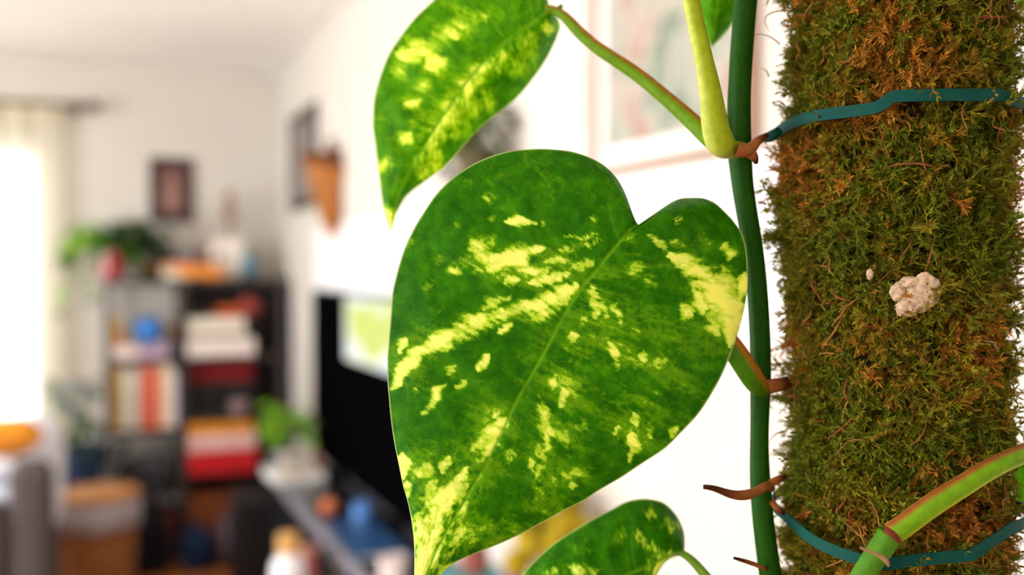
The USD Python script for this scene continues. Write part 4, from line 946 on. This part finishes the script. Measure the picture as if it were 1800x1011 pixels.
# aerial roots at the nodes
def root(path, rad, dep, parent=None, label=None, dark=False):
    return pstem('aerial_root', path, rad, dep, parent or pothos, stemcol(RUST, (.12, .03, .01), math.pi, .6, lambda t, a, c: c + (np.clip(1 - 2.2 * np.abs(t - .32), 0, 1))[:, None] * np.array([.22, .10, .03]) * (.6 if dark else 1) - (np.clip((t - .55) / .45, 0, 1))[:, None] * c * .75), 10, 26, label)
root([(1297, 262), (1314, 264), (1326, 254), (1338, 244), (1347, 238)], [13, 12, 9, 7, 5], [.266, .266, .268, .272, .275], label='brown aerial root at the upper node')
root([(1312, 264), (1322, 272), (1329, 286)], [10, 9, 4], [.266, .267, .269])
root([(1355, 858), (1330, 864), (1312, 870), (1290, 870), (1265, 862), (1236, 856)], [8, 8, 9, 8, 6, 4], [.278, .270, .268, .267, .266, .266], label='rust brown root stub pointing left')
root([(1348, 855), (1362, 846), (1380, 838)], [8, 7, 5], [.277, .277, .278])
root([(1345, 1000), (1320, 990), (1290, 981)], [4, 4, 2.5], [.276, .272, .270], label='thin tan root tip low on the vine')
root([(1336, 690), (1352, 680), (1372, 676), (1388, 670)], [12, 13, 12, 10], [.276, .276, .277, .277], label='dark root clump at the middle node')
root([(1356, 880), (1364, 892), (1378, 902)], [6, 6, 4], [.277, .277, .278])

# ---- leaves
m_leaf = usdkit.material(stage, '/World/Looks/pothos_leaf', {
    'a': ('attribute', {'attribute': 'displayColor'}), 's': ('separate_color', {}), 'geo': ('geometry', {}),
    'n': ('noise_texture', {'scale': 260.0, 'detail': 4.0, 'roughness': .6}), 'n2': ('noise_texture', {'scale': 2600.0, 'detail': 3.0, 'roughness': .65}),
    'f1': ('math', {'math_type': 'multiply_add', 'value2': 0.44, 'value3': -0.22}), 'f2': ('math', {'math_type': 'add'}),
    'gr': ('rgb_ramp', {'ramp': [(.30, (.016, .120, .0005)), (.50, (.030, .180, .0008)), (.70, (.058, .26, .001))]}), 'k0': ('map_range', {'range_type': 'smoothstep', 'from_min': .13, 'from_max': .40, 'to_max': .85, 'clamp': True}), 'm0': ('mix_color', {'b': (.15, .36, .004)}),
    'yr': ('rgb_ramp', {'ramp': [(0.0, (.26, .50, .01)), (.45, (.50, .66, .05)), (1.0, (.76, .80, .26))]}),
    'k1': ('map_range', {'range_type': 'smoothstep', 'from_min': .435, 'from_max': .505, 'clamp': True}), 'k2': ('map_range', {'from_min': .42, 'from_max': 1.0, 'clamp': True}),
    'mx': ('mix_color', {}), 'vn': ('mix_color', {'b': (.17, .40, .006)}), 'ed': ('mix_color', {'b': (.62, .66, .30)}),
    'b': ('bump', {'strength': .25, 'distance': .0004}),
    'p': ('principled_bsdf', {'roughness': .45, 'specular_ior_level': .07}), 't': ('translucent_bsdf', {}), 'tc': ('mix_color', {'blend_type': 'multiply', 'fac': 1.0, 'b': (1.9, 1.75, .7)}), 'o': ('mix_closure', {'fac': .35})},
    [('a.color', 's.color'), ('geo.position', 'n.vector'), ('geo.position', 'n2.vector'), ('n2.fac', 'f1.value1'), ('s.r', 'f2.value1'), ('f1.value', 'f2.value2'), ('n.fac', 'gr.fac'),
     ('f2.value', 'k0.value'), ('k0.result', 'm0.fac'), ('gr.color', 'm0.a'), ('f2.value', 'k1.value'), ('f2.value', 'k2.value'), ('k2.result', 'yr.fac'), ('k1.result', 'mx.fac'), ('m0.result', 'mx.a'), ('yr.color', 'mx.b'), ('s.g', 'vn.fac'), ('mx.result', 'vn.a'), ('s.b', 'ed.fac'), ('vn.result', 'ed.a'),
     ('n.fac', 'b.height'), ('b.normal', 'p.normal'), ('ed.result', 'p.base_color'), ('ed.result', 'tc.a'), ('tc.result', 't.color'), ('p.BSDF', 'o.closure1'), ('t.BSDF', 'o.closure2')], surface='o.closure')

def leaf_young_backlit():  # paler young-leaf copy; backlight is put into its greens
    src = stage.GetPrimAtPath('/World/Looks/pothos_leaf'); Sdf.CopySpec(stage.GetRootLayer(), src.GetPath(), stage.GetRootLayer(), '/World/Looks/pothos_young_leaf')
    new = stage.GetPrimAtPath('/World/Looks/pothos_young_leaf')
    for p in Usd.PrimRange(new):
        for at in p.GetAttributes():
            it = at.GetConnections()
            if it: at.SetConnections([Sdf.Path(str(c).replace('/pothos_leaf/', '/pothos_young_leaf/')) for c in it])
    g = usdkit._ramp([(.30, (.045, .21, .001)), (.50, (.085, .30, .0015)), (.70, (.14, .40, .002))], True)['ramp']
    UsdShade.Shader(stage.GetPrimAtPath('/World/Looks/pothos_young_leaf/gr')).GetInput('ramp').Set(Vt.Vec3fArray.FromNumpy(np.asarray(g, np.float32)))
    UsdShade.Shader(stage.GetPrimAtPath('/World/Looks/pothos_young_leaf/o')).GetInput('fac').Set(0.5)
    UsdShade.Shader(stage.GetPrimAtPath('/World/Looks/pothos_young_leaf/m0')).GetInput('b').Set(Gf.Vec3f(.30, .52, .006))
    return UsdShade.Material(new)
m_young_backlit = leaf_young_backlit()
def resample(poly, n, smooth=True):
    p = np.array(poly, float); s = np.r_[0, np.cumsum(np.hypot(*np.diff(p, axis=0).T))]; s /= s[-1]; q = np.linspace(0, 1, n)
    return np.stack([PchipInterpolator(s, p[:, 0])(q), PchipInterpolator(s, p[:, 1])(q)], 1) if smooth else np.stack([np.interp(q, s, p[:, 0]), np.interp(q, s, p[:, 1])], 1)
def smoothc(c, k):
    if k < 2: return c
    w = np.hanning(k + 2)[1:-1]; w /= w.sum(); e = np.vstack([np.repeat(c[:1], k, 0), c, np.repeat(c[-1:], k, 0)])
    o = np.stack([np.convolve(e[:, i], w, 'same') for i in range(2)], 1)[k:-k]; o[0], o[-1] = c[0], c[-1]; return o
def blobs(pts, items, seed, sf, uf):
    """pale patches along the given strokes, with ragged, tapered outlines"""
    fb = lambda ku, ks, sd: meshkit.fbm(np.stack([uf * ku + (uf > 0) * 30, sf * ks, np.full(len(pts), seed + sd)], -1), 3, seed + int(sd * 10)) - .5
    pts = pts + np.stack([fb(4.5, 60, .1) * 18 + fb(14, 210, .2) * 11, fb(4.5, 60, .3) * 18 + fb(14, 210, .4) * 11], 1)
    f = np.zeros(len(pts))
    for it in items:
        path, w, st = np.array(it[0], float), it[1], it[2]
        ws = np.broadcast_to(np.asarray(w, float), (len(path),))
        one = len(path) == 1
        if one: path = np.vstack([path - [3, -2], path + [3, -2]]); ws = np.r_[ws, ws]
        lo, hi = path.min(0) - ws.max() * 2.5, path.max(0) + ws.max() * 2.5
        idx = np.nonzero(((pts > lo) & (pts < hi)).all(1))[0]
        if not len(idx): continue
        q = pts[idx]; g = np.zeros(len(idx)); cum = np.r_[0, np.cumsum(np.hypot(*np.diff(path, axis=0).T))]; tot = cum[-1]
        for k, (a, b, wa, wb) in enumerate(zip(path[:-1], path[1:], ws[:-1], ws[1:])):
            d = b - a; L2 = max(d @ d, 1e-9); u = np.clip(((q - a) @ d) / L2, 0, 1)
            tau = (cum[k] + u * math.sqrt(L2)) / tot; tp = 1.0 if (one or st < .3) else .42 + .68 * np.sqrt(np.clip(np.sin(math.pi * np.clip(tau, .001, .999)), 0, 1))
            r = np.hypot(*(q - a - u[:, None] * d).T) / ((wa + (wb - wa) * u) * tp)
            g = np.maximum(g, np.clip(1.22 - .56 * r, 0, 1))
        f[idx] = np.maximum(f[idx], g * st)
    return f
def leaf(label, left, right, rib, depth, spots, parent, m_leaf=m_leaf, nS=420, nU=120, tpow=1.5, seed=0, streak=1.25, bias=0.0, ribw=4.0, thick=.00045, veins=5, pucker=.0005, grain=1.0, sm=9, texture=1.0, edgew=2.2):
    OL, OR = smoothc(resample(left, nS + 1), sm), smoothc(resample(right, nS + 1), sm)
    RB = resample(rib, 400); s = np.linspace(0, 1, nS + 1); tt = s ** tpow
    mid = np.stack([np.interp(tt, np.linspace(0, 1, 400), RB[:, 0]), np.interp(tt, np.linspace(0, 1, 400), RB[:, 1])], 1)
    u = np.linspace(0, 1, nU + 1); u = u ** .9
    SL = mid[:, None] + (OL - mid)[:, None] * u[None, ::-1, None]
    SR = mid[:, None] + (OR - mid)[:, None] * u[None, 1:, None]
    G = np.concatenate([SL, SR], 1); U = np.r_[-u[::-1], u[1:]]; nc = len(U)
    UU, SS = np.meshgrid(U, s); flat = G.reshape(-1, 2); uf, sf = UU.ravel(), SS.ravel()
    # distance to the midrib and to the edge, in pixels of the photograph
    wid = np.where(uf < 0, np.repeat(np.hypot(*(OL - mid).T), nc), np.repeat(np.hypot(*(OR - mid).T), nc)); dm = np.abs(uf) * wid; de = (1 - np.abs(uf)) * wid
    n1 = meshkit.fbm(np.stack([uf * 2.2 * grain + (uf > 0) * 40, sf * 34 * grain, np.full(len(uf), seed)], -1), 4, seed + 1)
    n2 = meshkit.fbm(np.stack([uf * 9 + (uf > 0) * 20, sf * 105, np.full(len(uf), seed + .5)], -1), 4, seed + 2)
    f = blobs(flat, spots, seed, sf, uf)
    n3 = meshkit.fbm(np.stack([flat[:, 0] / 6, flat[:, 1] / 6, np.full(len(uf), seed + .7)], -1), 3, seed + 7)
    bias = bias + .06
    g_ = np.clip(f * 2.2, .34, 1)
    var = f * .90 + (streak * (n1 - .5) + 1.35 * (n2 - .5) + .75 * (n3 - .5)) * g_ + bias
    vein = np.clip(1.3 - dm / (ribw * (1.15 - .7 * sf)), 0, 1) * .85
    # side veins
    vs = np.zeros(len(uf)); ph = (np.where(uf < 0, sf, sf + .05) + .10 * np.abs(uf) ** 1.5)
    for kv in np.linspace(.16, .8, veins): vs = np.maximum(vs, np.exp(-((ph - kv) / .007) ** 2) * np.clip(1 - np.abs(uf), 0, 1))
    vein = np.maximum(vein, vs * .28)
    edge = np.clip(1.2 - de / edgew, 0, 1) * .8
    d = depth(flat[:, 0], flat[:, 1], sf, uf)
    d = d + .0004 * np.exp(-(dm / (ribw * 1.2)) ** 2) + .00035 * vs * texture
    d = d + pucker * (meshkit.fbm(np.stack([flat[:, 0] / 70, flat[:, 1] / 70, np.full(len(uf), seed + 3.0)], -1), 3, seed + 5) - .5) + .00035 * np.sin(ph * 2 * math.pi * 8) * np.clip(np.abs(uf) * (1 - np.abs(uf)) * 4, 0, 1)
    V = P(flat[:, 0], flat[:, 1], d)
    i, j = np.meshgrid(np.arange(nS), np.arange(nc - 1), indexing='ij'); a = (i * nc + j).ravel()
    q = np.stack([a, a + nc, a + nc + 1, a + 1], 1)
    # seen from the camera this winding is counter-clockwise
    f_ = np.vstack([q[:, [0, 1, 2]], q[:, [0, 2, 3]]])
    ar = np.linalg.norm(np.cross(V[f_[:, 1]] - V[f_[:, 0]], V[f_[:, 2]] - V[f_[:, 0]]), axis=1); f_ = f_[ar > 1e-16]
    nrm_ = np.zeros_like(V); fn = np.cross(V[f_[:, 1]] - V[f_[:, 0]], V[f_[:, 2]] - V[f_[:, 0]])
    if (fn @ FWD).sum() > 0: f_ = f_[:, ::-1]; fn = -fn
    for k in range(3): np.add.at(nrm_, f_[:, k], fn)
    nrm_ /= np.linalg.norm(nrm_, axis=1, keepdims=True) + 1e-15
    n = len(V); taper = np.clip(de / 6, .15, 1)[:, None]
    Vb = V - nrm_ * thick * taper
    rim = [k * nc for k in range(nS + 1)] + [nS * nc + k for k in range(1, nc)] + [k * nc + nc - 1 for k in range(nS - 1, -1, -1)] + [k for k in range(nc - 2, 0, -1)]
    r0 = np.array(rim); r1 = np.roll(r0, -1); side = np.vstack([np.stack([r0, r1, r1 + n], 1), np.stack([r0, r1 + n, r0 + n], 1)])
    VV, FF = np.vstack([V, Vb]), np.vstack([f_, f_[:, ::-1] + n, side])
    col = np.stack([np.clip(var, 0, 1), np.clip(vein, 0, 1), edge], 1); col = np.vstack([col, col])
    return put('leaf', (VV, FF), m_leaf, parent, smooth=True, world=True, pv={'displayColor': col}, label=label)

# the large leaf in the middle
LL = [(1124, 396), (1117, 390), (1111, 381), (1108, 366), (1100, 342), (1084, 313), (1061, 290), (1030, 274), (995, 264.7), (953, 261.6), (907, 264), (876, 270.5), (845, 282), (814, 299.4), (791, 317), (768, 340), (745, 373), (725.6, 405.5), (710, 440), (698.6, 477), (690, 515), (687, 554), (683, 600), (681, 630), (681, 661), (683.6, 701.6), (687.6, 742), (693, 779), (700.6, 815.4), (708, 852), (717, 884.5), (724, 921), (727.7, 953.7), (728.5, 986), (728, 1011), (727, 1040), (724, 1075)]
LR = [(1124, 396), (1132, 395), (1142, 389), (1154, 379), (1165, 367), (1181, 355), (1204, 347.6), (1231, 347.6), (1254, 355), (1273, 371), (1292, 392), (1306, 415), (1312, 442), (1314, 469), (1314, 500), (1310, 535), (1302, 569), (1292, 602), (1282, 628.5), (1266, 665), (1249, 695.5), (1229, 726), (1201, 756.5), (1168, 789), (1131.5, 813), (1091, 840), (1050, 864), (1026, 880.5), (993, 897), (957, 917), (920, 937), (879.5, 955.7), (839, 972), (806, 986), (790, 996), (774, 1011), (755, 1035), (724, 1075)]
LM = [(1124, 396), (1112, 402), (1096, 418), (1057, 465), (1019, 511.5), (988, 560), (961, 612), (940.5, 649), (912, 697.6), (879.5, 767), (847, 828), (814.5, 884.5), (790, 925), (768, 966), (751, 1011), (738, 1045), (724, 1075)]
B = [([(891, 389), (940, 389)], 5, 1), ([(947, 390), (959, 391)], 3, .9), ([(872, 457), (915, 447), (957, 437)], [9, 11, 4], 1), ([(787, 477), (830, 462), (872, 456)], 11, .55), ([(833, 477), (880, 468), (914, 457)], 7, .62),
     ([(830, 440), (862, 425)], 12, .42), ([(990, 416), (1053, 414)], 4, .8), ([(984, 438), (1020, 428), (1053, 424)], [7, 6, 6], .72), ([(957, 461), (999, 459)], 5, .55), ([(914, 477), (968, 475)], 6, .55), ([(887, 496), (914, 492)], 6, .7), ([(934, 496), (999, 484)], 6, .78), ([(1007, 473), (1046, 461)], 7, .7),
     ([(1015, 502), (985, 520), (949, 538), (915, 544), (880, 552), (845, 562), (814, 575), (775, 597), (737, 618)], [8, 14, 11, 9, 9, 11, 14, 13, 12], 1.05), ([(841, 546), (870, 533), (900, 522)], [10, 9, 5], .95), ([(737, 618), (718, 636), (702, 660), (690, 684)], [11, 9, 6, 5], .92), ([(703, 616), (712, 598)], 6, .9), ([(876, 586), (899, 570)], 5, .9), ([(905, 560), (955, 555), (995, 535)], 7, .6),
     ([(750, 504)], 7, .5), ([(776, 544)], 5, .55), ([(818, 322)], 5, .36), ([(849, 346), (870, 350)], 7, .42), ([(862, 420)], 6, .36), ([(800, 395), (812, 397)], 4, .42), ([(865, 384)], 5, .4), ([(938, 368)], 4, .4), ([(1036, 382), (1052, 390)], 4, .6), ([(770, 455)], 6, .4), ([(716, 430), (722, 420)], 4, .4),
     ([(1138, 411), (1155, 424), (1177, 440)], [4, 4, 6], .7), ([(1177, 442), (1205, 462), (1231, 483), (1252, 500), (1269, 520), (1286, 550), (1291, 575), (1286, 606)], [6, 12, 14, 16, 18, 16, 13, 7], 1.05), ([(1308, 478), (1312, 505), (1303, 520)], 8, 1), ([(1196, 540), (1215, 555)], 8, .95), ([(1225, 510), (1232, 548)], 9, .85), ([(1186, 388), (1198, 391)], 5, .75), ([(1277, 434), (1281, 456)], 9, .66), ([(1270, 470), (1290, 490)], 10, .6), ([(1119, 469)], 12, .58), ([(1135, 485), (1155, 500)], 8, .42), ([(1231, 415), (1250, 425)], 10, .42), ([(1180, 425), (1200, 430)], 6, .42), ([(1250, 540), (1262, 580)], 12, .62), ([(1107, 420)], 6, .55),
     ([(1040, 508), (1047, 535), (1050, 560)], 7, .8), ([(1062, 532), (1066, 560)], 6, .5), ([(1030, 560), (1022, 572)], 6, .5), ([(1080, 531), (1090, 565)], 6, .56), ([(1003, 585), (1011, 600)], 5, .58), ([(1111, 577), (1119, 600)], 6, .5), ([(1075, 604), (1082, 628), (1087, 650)], 6, .8), ([(1131, 618), (1133, 632)], 5, .62), ([(1160, 622), (1162, 645)], 9, .42), ([(997, 612), (1005, 640)], 6, .42), ([(973, 661), (977, 680)], 5, .52), ([(995, 682), (987, 716)], 6, .85),
     ([(945, 700), (958, 730), (961, 763), (953, 803), (941, 842)], [8, 8, 10, 9, 8], .68), ([(960, 765), (963, 788)], 5, 1), ([(932, 808), (936, 830)], 5, .9), ([(890, 793), (893, 818)], 7, .56), ([(1020, 735), (1028, 755)], 9, .48), ([(1112, 728), (1117, 745)], 7, .9), ([(1108, 765), (1116, 790), (1101, 816)], [7, 9, 6], 1), ([(1143, 745), (1140, 768)], 6, .6), ([(1190, 752), (1178, 770)], 5, .75), ([(1155, 690)], 8, .4), ([(1099, 700), (1100, 715)], 6, .45), ([(1005, 848), (1006, 860)], 5, .9), ([(977, 842), (1010, 832), (1042, 828)], 11, .46), ([(1085, 750), (1080, 762)], 4, .5), ([(945, 870), (940, 885)], 8, .40), ([(995, 790), (1000, 810)], 6, .42),
     ([(860, 626), (839, 650)], 6, .92), ([(794, 643), (784, 656)], 5, .5), ([(814, 668), (802, 682)], 5, .5), ([(782, 676), (762, 705), (745, 728)], [6, 6, 6], .8), ([(727, 685), (724, 694)], 5, .5), ([(872, 727), (866, 732)], 5, .8), ([(888, 738), (862, 762), (835, 785)], [9, 11, 8], .74), ([(873, 760), (862, 785), (850, 805)], [8, 9, 7], .74), ([(713, 800), (710, 836)], 7, .9), ([(716, 848), (719, 872)], 5, .85), ([(756, 812), (738, 836)], 9, .58), ([(787, 805), (774, 826)], 6, .9), ([(766, 844), (741, 880)], 9, .48),
     ([(819, 820), (806, 850), (785, 880), (768, 905), (755, 930), (748, 950), (742, 980), (740, 1011), (735, 1050)], [6, 10, 14, 18, 20, 18, 14, 13, 10], 1.05), ([(823, 850), (800, 905)], 9, .7), ([(735, 900), (738, 960)], 7, .75), ([(775, 960), (758, 1000)], 8, .6), ([(815, 930), (790, 975)], 9, .5)]
B += [([(1045, 525), (1092, 640), (1125, 740)], 55, .24), ([(1005, 640), (982, 760), (955, 850)], 45, .26), ([(1160, 600), (1185, 720)], 50, .20), ([(870, 745), (805, 860)], 38, .28), ([(738, 800), (742, 900)], 24, .26), ([(800, 900), (760, 1000)], 40, .34), ([(1225, 470), (1255, 560)], 40, .24), ([(900, 320), (990, 360)], 40, .16), ([(760, 560), (720, 640)], 30, .2), ([(880, 480), (1000, 470)], 26, .26), ([(960, 900), (860, 940)], 34, .24)]
def d_main(x, y, s, u):
    base = .2535 + .0035 * np.exp(-s / .06) - .006 * s ** 2
    return base + np.where(u < 0, .006 * u ** 2 + .0035 * np.abs(u) ** 5, .010 * u ** 2 + .005 * np.clip(1 - s * 2.2, 0, 1) * u ** 2 + .004 * np.abs(u) ** 5) * np.clip(1.2 - s, .15, 1)
big = leaf('large heart-shaped green and yellow leaf in the centre', LL, LR, LM, d_main, B, pothos, nS=520, nU=150, tpow=1.55, seed=3, veins=5)
def petcol(stripe_at, base=(.10, .22, .012), stripe=RUST, w=.55): return stemcol(base, stripe, stripe_at, w)
pstem('petiole', [(1126, 400), (1160, 450), (1225, 535), (1283, 605), (1305, 637), (1320, 660), (1334, 680), (1343, 690)], [8, 10, 15, 19, 20, 20, 17, 11], [.2570, .2625, .2680, .2685, .269, .270, .273, .276], big, petcol(-.95, (.05, .16, .004), (.38, .13, .01), .55), n=70)

# the upper left leaf
UL = [(967, 18), (965, 8), (957, -14), (930, -42), (890, -56), (845, -52), (800, -30), (763, 0), (729, 32), (704, 64), (682, 99), (667, 138.5), (657, 183), (655.5, 218), (660, 257), (666, 307), (670.7, 346), (677, 381), (684, 400), (689, 411)]
UR = [(967, 18), (973, 24), (981, 34), (985, 46), (981, 60), (966, 94), (937, 138.5), (902, 178), (857.6, 212.7), (823, 247), (783, 292), (744, 321.5), (714, 346), (697, 377), (689, 411)]
UM = [(967, 18), (935, 40), (897, 66), (848, 111), (803, 168), (768, 220), (729, 284), (702, 338), (689, 411)]
UB = [([(790, 48), (820, 38), (855, 28)], [12, 14, 9], .8), ([(704, 96), (730, 84), (765, 70), (798, 60)], [14, 14, 12, 9], .72), ([(690, 130), (710, 118)], 12, .5), ([(752, 118), (778, 108)], 14, .6), ([(715, 185), (732, 175)], 10, .56), ([(708, 250), (722, 236)], 9, .72), ([(672, 290)], 8, .5), ([(745, 150)], 9, .42), ([(735, 210)], 9, .42), ([(680, 370), (688, 402)], 9, .85),
      ([(870, 100), (838, 130), (800, 185), (760, 245), (735, 290)], [10, 13, 15, 14, 9], .62), ([(843, 128), (838, 150)], 10, .75), ([(884, 92), (878, 120)], 9, .5), ([(962, 42), (966, 60)], 9, .65), ([(810, 200), (790, 240)], 16, .55), ([(930, 70), (905, 130)], 18, .45), ([(770, 270), (740, 310)], 12, .5), ([(860, 160), (830, 200)], 14, .5)]  # strokes right of the rib put backlight into the leaf as paler stripes
def d_up(x, y, s, u): return .300 + .012 * s + np.where(u < 0, .012 * u ** 2, .016 * u ** 2) * np.clip(1.15 - s, .2, 1)
up_ = leaf('upper left leaf with backlight painted in as lighter green', UL, UR, UM, d_up, UB, pothos, nS=300, nU=70, tpow=1.45, seed=21, ribw=5, bias=.06, veins=5, m_leaf=m_young_backlit)
pstem('petiole', [(960, 16), (982, 22), (1010, 48), (1050, 84), (1110, 124), (1170, 172), (1215, 212), (1250, 245), (1275, 262)], [7, 8, 10, 11, 12, 13, 15, 16, 12], [.300, .299, .297, .293, .289, .284, .280, .276, .275], up_, petcol(-.85, (.13, .26, .006), (.36, .12, .012), .5), n=80)
pstem('sheath_tip', [(976, 22), (984, 14), (987, 8)], [6, 5, 2], [.2995, .299, .299], up_, petcol(0, (.12, .20, .012), (.2, .2, .02)), 10, 16)

# the lower leaf, half below the picture
BLp = [(1203, 968), (1204, 955), (1203.6, 942), (1197, 920), (1182, 897), (1160, 881), (1132, 876.7), (1104, 881), (1076, 895), (1039, 914), (1007.6, 933), (976.5, 953), (954.7, 971.6), (933, 993), (917, 1011), (898, 1040), (880, 1085), (868, 1130)]
BRp = [(1203, 968), (1199, 976), (1188, 979), (1172, 987), (1160, 1000), (1152, 1020), (1130, 1055), (1080, 1090), (1010, 1115), (940, 1128), (868, 1130)]
BMp = [(1203, 968), (1180, 975), (1150, 990), (1100, 1012), (1040, 1040), (960, 1085), (868, 1130)]
BB = [([(1116, 936), (1135, 955), (1156, 967)], [7, 6, 6], .72), ([(1175, 912), (1188, 936)], 8, .52), ([(1136, 897), (1152, 906)], 8, .46), ([(1010, 955), (1030, 965)], 12, .38), ([(958, 1009), (1000, 1004), (1050, 1004)], 7, .62), ([(1090, 940)], 10, .36), ([(1180, 978), (1160, 995), (1152, 1015)], 14, .62), ([(930, 1010), (915, 1030)], 8, .5)]
def d_low(x, y, s, u): return .292 - .014 * s + np.where(u < 0, .012 * u ** 2, .016 * u ** 2)
low = leaf('dark lower leaf curling at its base', BLp, BRp, BMp, d_low, BB, pothos, nS=240, nU=60, tpow=1.4, seed=33, ribw=4, veins=4)
pstem('petiole', [(1196, 972), (1210, 980), (1230, 1000), (1255, 1030), (1300, 1080), (1345, 1120)], [6, 7, 8, 9, 11, 12], [.2915, .291, .289, .286, .282, .279], low, petcol(0, (.10, .26, .015), (.16, .30, .02)), n=40)

# leaf behind the upper node and leaves at the right edge
def small_leaf(label, left, right, rib, dep, seed, spots=()):
    return leaf(label, left, right, rib, lambda x, y, s, u: dep + .006 * u ** 2, list(spots), pothos, m_young_backlit, nS=110, nU=30, tpow=1.3, seed=seed, ribw=4, bias=.06, veins=3, sm=5)
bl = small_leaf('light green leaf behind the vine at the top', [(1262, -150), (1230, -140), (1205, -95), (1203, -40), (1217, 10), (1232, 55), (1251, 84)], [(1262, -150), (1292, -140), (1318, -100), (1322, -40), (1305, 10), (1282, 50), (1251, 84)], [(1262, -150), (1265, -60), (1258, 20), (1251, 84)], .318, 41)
pstem('petiole', [(1262, -150), (1285, -170), (1312, -150)], [7, 8, 8], [.317, .30, .281], bl, petcol(0), n=24)
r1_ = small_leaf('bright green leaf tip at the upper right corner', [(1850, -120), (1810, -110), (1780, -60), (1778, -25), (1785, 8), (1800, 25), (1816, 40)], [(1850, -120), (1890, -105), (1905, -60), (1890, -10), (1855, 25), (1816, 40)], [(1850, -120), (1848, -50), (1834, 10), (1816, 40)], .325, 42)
pstem('petiole', [(1850, -120), (1800, -150), (1720, -160)], [7, 8, 8], [.325, .31, .29], r1_, petcol(0), n=24)
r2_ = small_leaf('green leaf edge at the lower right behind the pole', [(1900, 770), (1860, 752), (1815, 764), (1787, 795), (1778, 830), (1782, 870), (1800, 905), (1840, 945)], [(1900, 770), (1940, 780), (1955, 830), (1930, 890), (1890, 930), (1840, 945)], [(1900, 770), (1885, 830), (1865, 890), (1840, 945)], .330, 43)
# second stem in front of the pole with its thick petiole
DS = [.2565, .2555, .2545, .2535, .2525]
pstem('stem', [(1438, 1180), (1475, 1090), (1517, 1011), (1546, 968), (1566, 938)], [19, 19, 20, 21, 22], [.262, .257, .2535, .2525, .2520], pothos, stemcol((.075, .22, .012), (.11, .27, .015), math.pi / 2, .9), n=50, label='light green stem tied to the front of the pole')
pt = pstem('petiole', [(1568, 938), (1592, 922), (1634, 891), (1686, 858), (1738, 826), (1800, 797), (1860, 775), (1900, 770)], [20, 20, 20, 19, 18, 17, 13, 9], [.2510, .2500, .2490, .2490, .2500, .256, .29, .330], pothos, stemcol((.16, .34, .008), (.30, .06, .02), -1.3, .38, lambda t, a, c: c + (np.clip(1.4 - np.abs(((a - 1.35 + math.pi) % (2 * math.pi)) - math.pi) / .7, 0, 1) * np.clip(1.15 - t, .3, 1))[:, None] * np.array([.40, .34, .01])), n=90, label='thick yellow-green petiole with a red upper edge')
pstem('node_ring', [(1556, 930), (1570, 940), (1581, 952)], [5, 6, 4], [.2415, .2405, .2415], pothos, stemcol((.26, .05, .02), (.16, .03, .015), 0, .8), 12, 20, label='reddish node ring on the front stem')
pstem('node_bract', [(1512, 962), (1535, 972), (1556, 984), (1562, 996)], [2.5, 3, 4.5, 2], [.2435, .2425, .2415, .2415], pothos, stemcol((.40, .22, .12), (.3, .16, .08), 0, .8), 8, 20, label='tan dry root tip at the tied node')
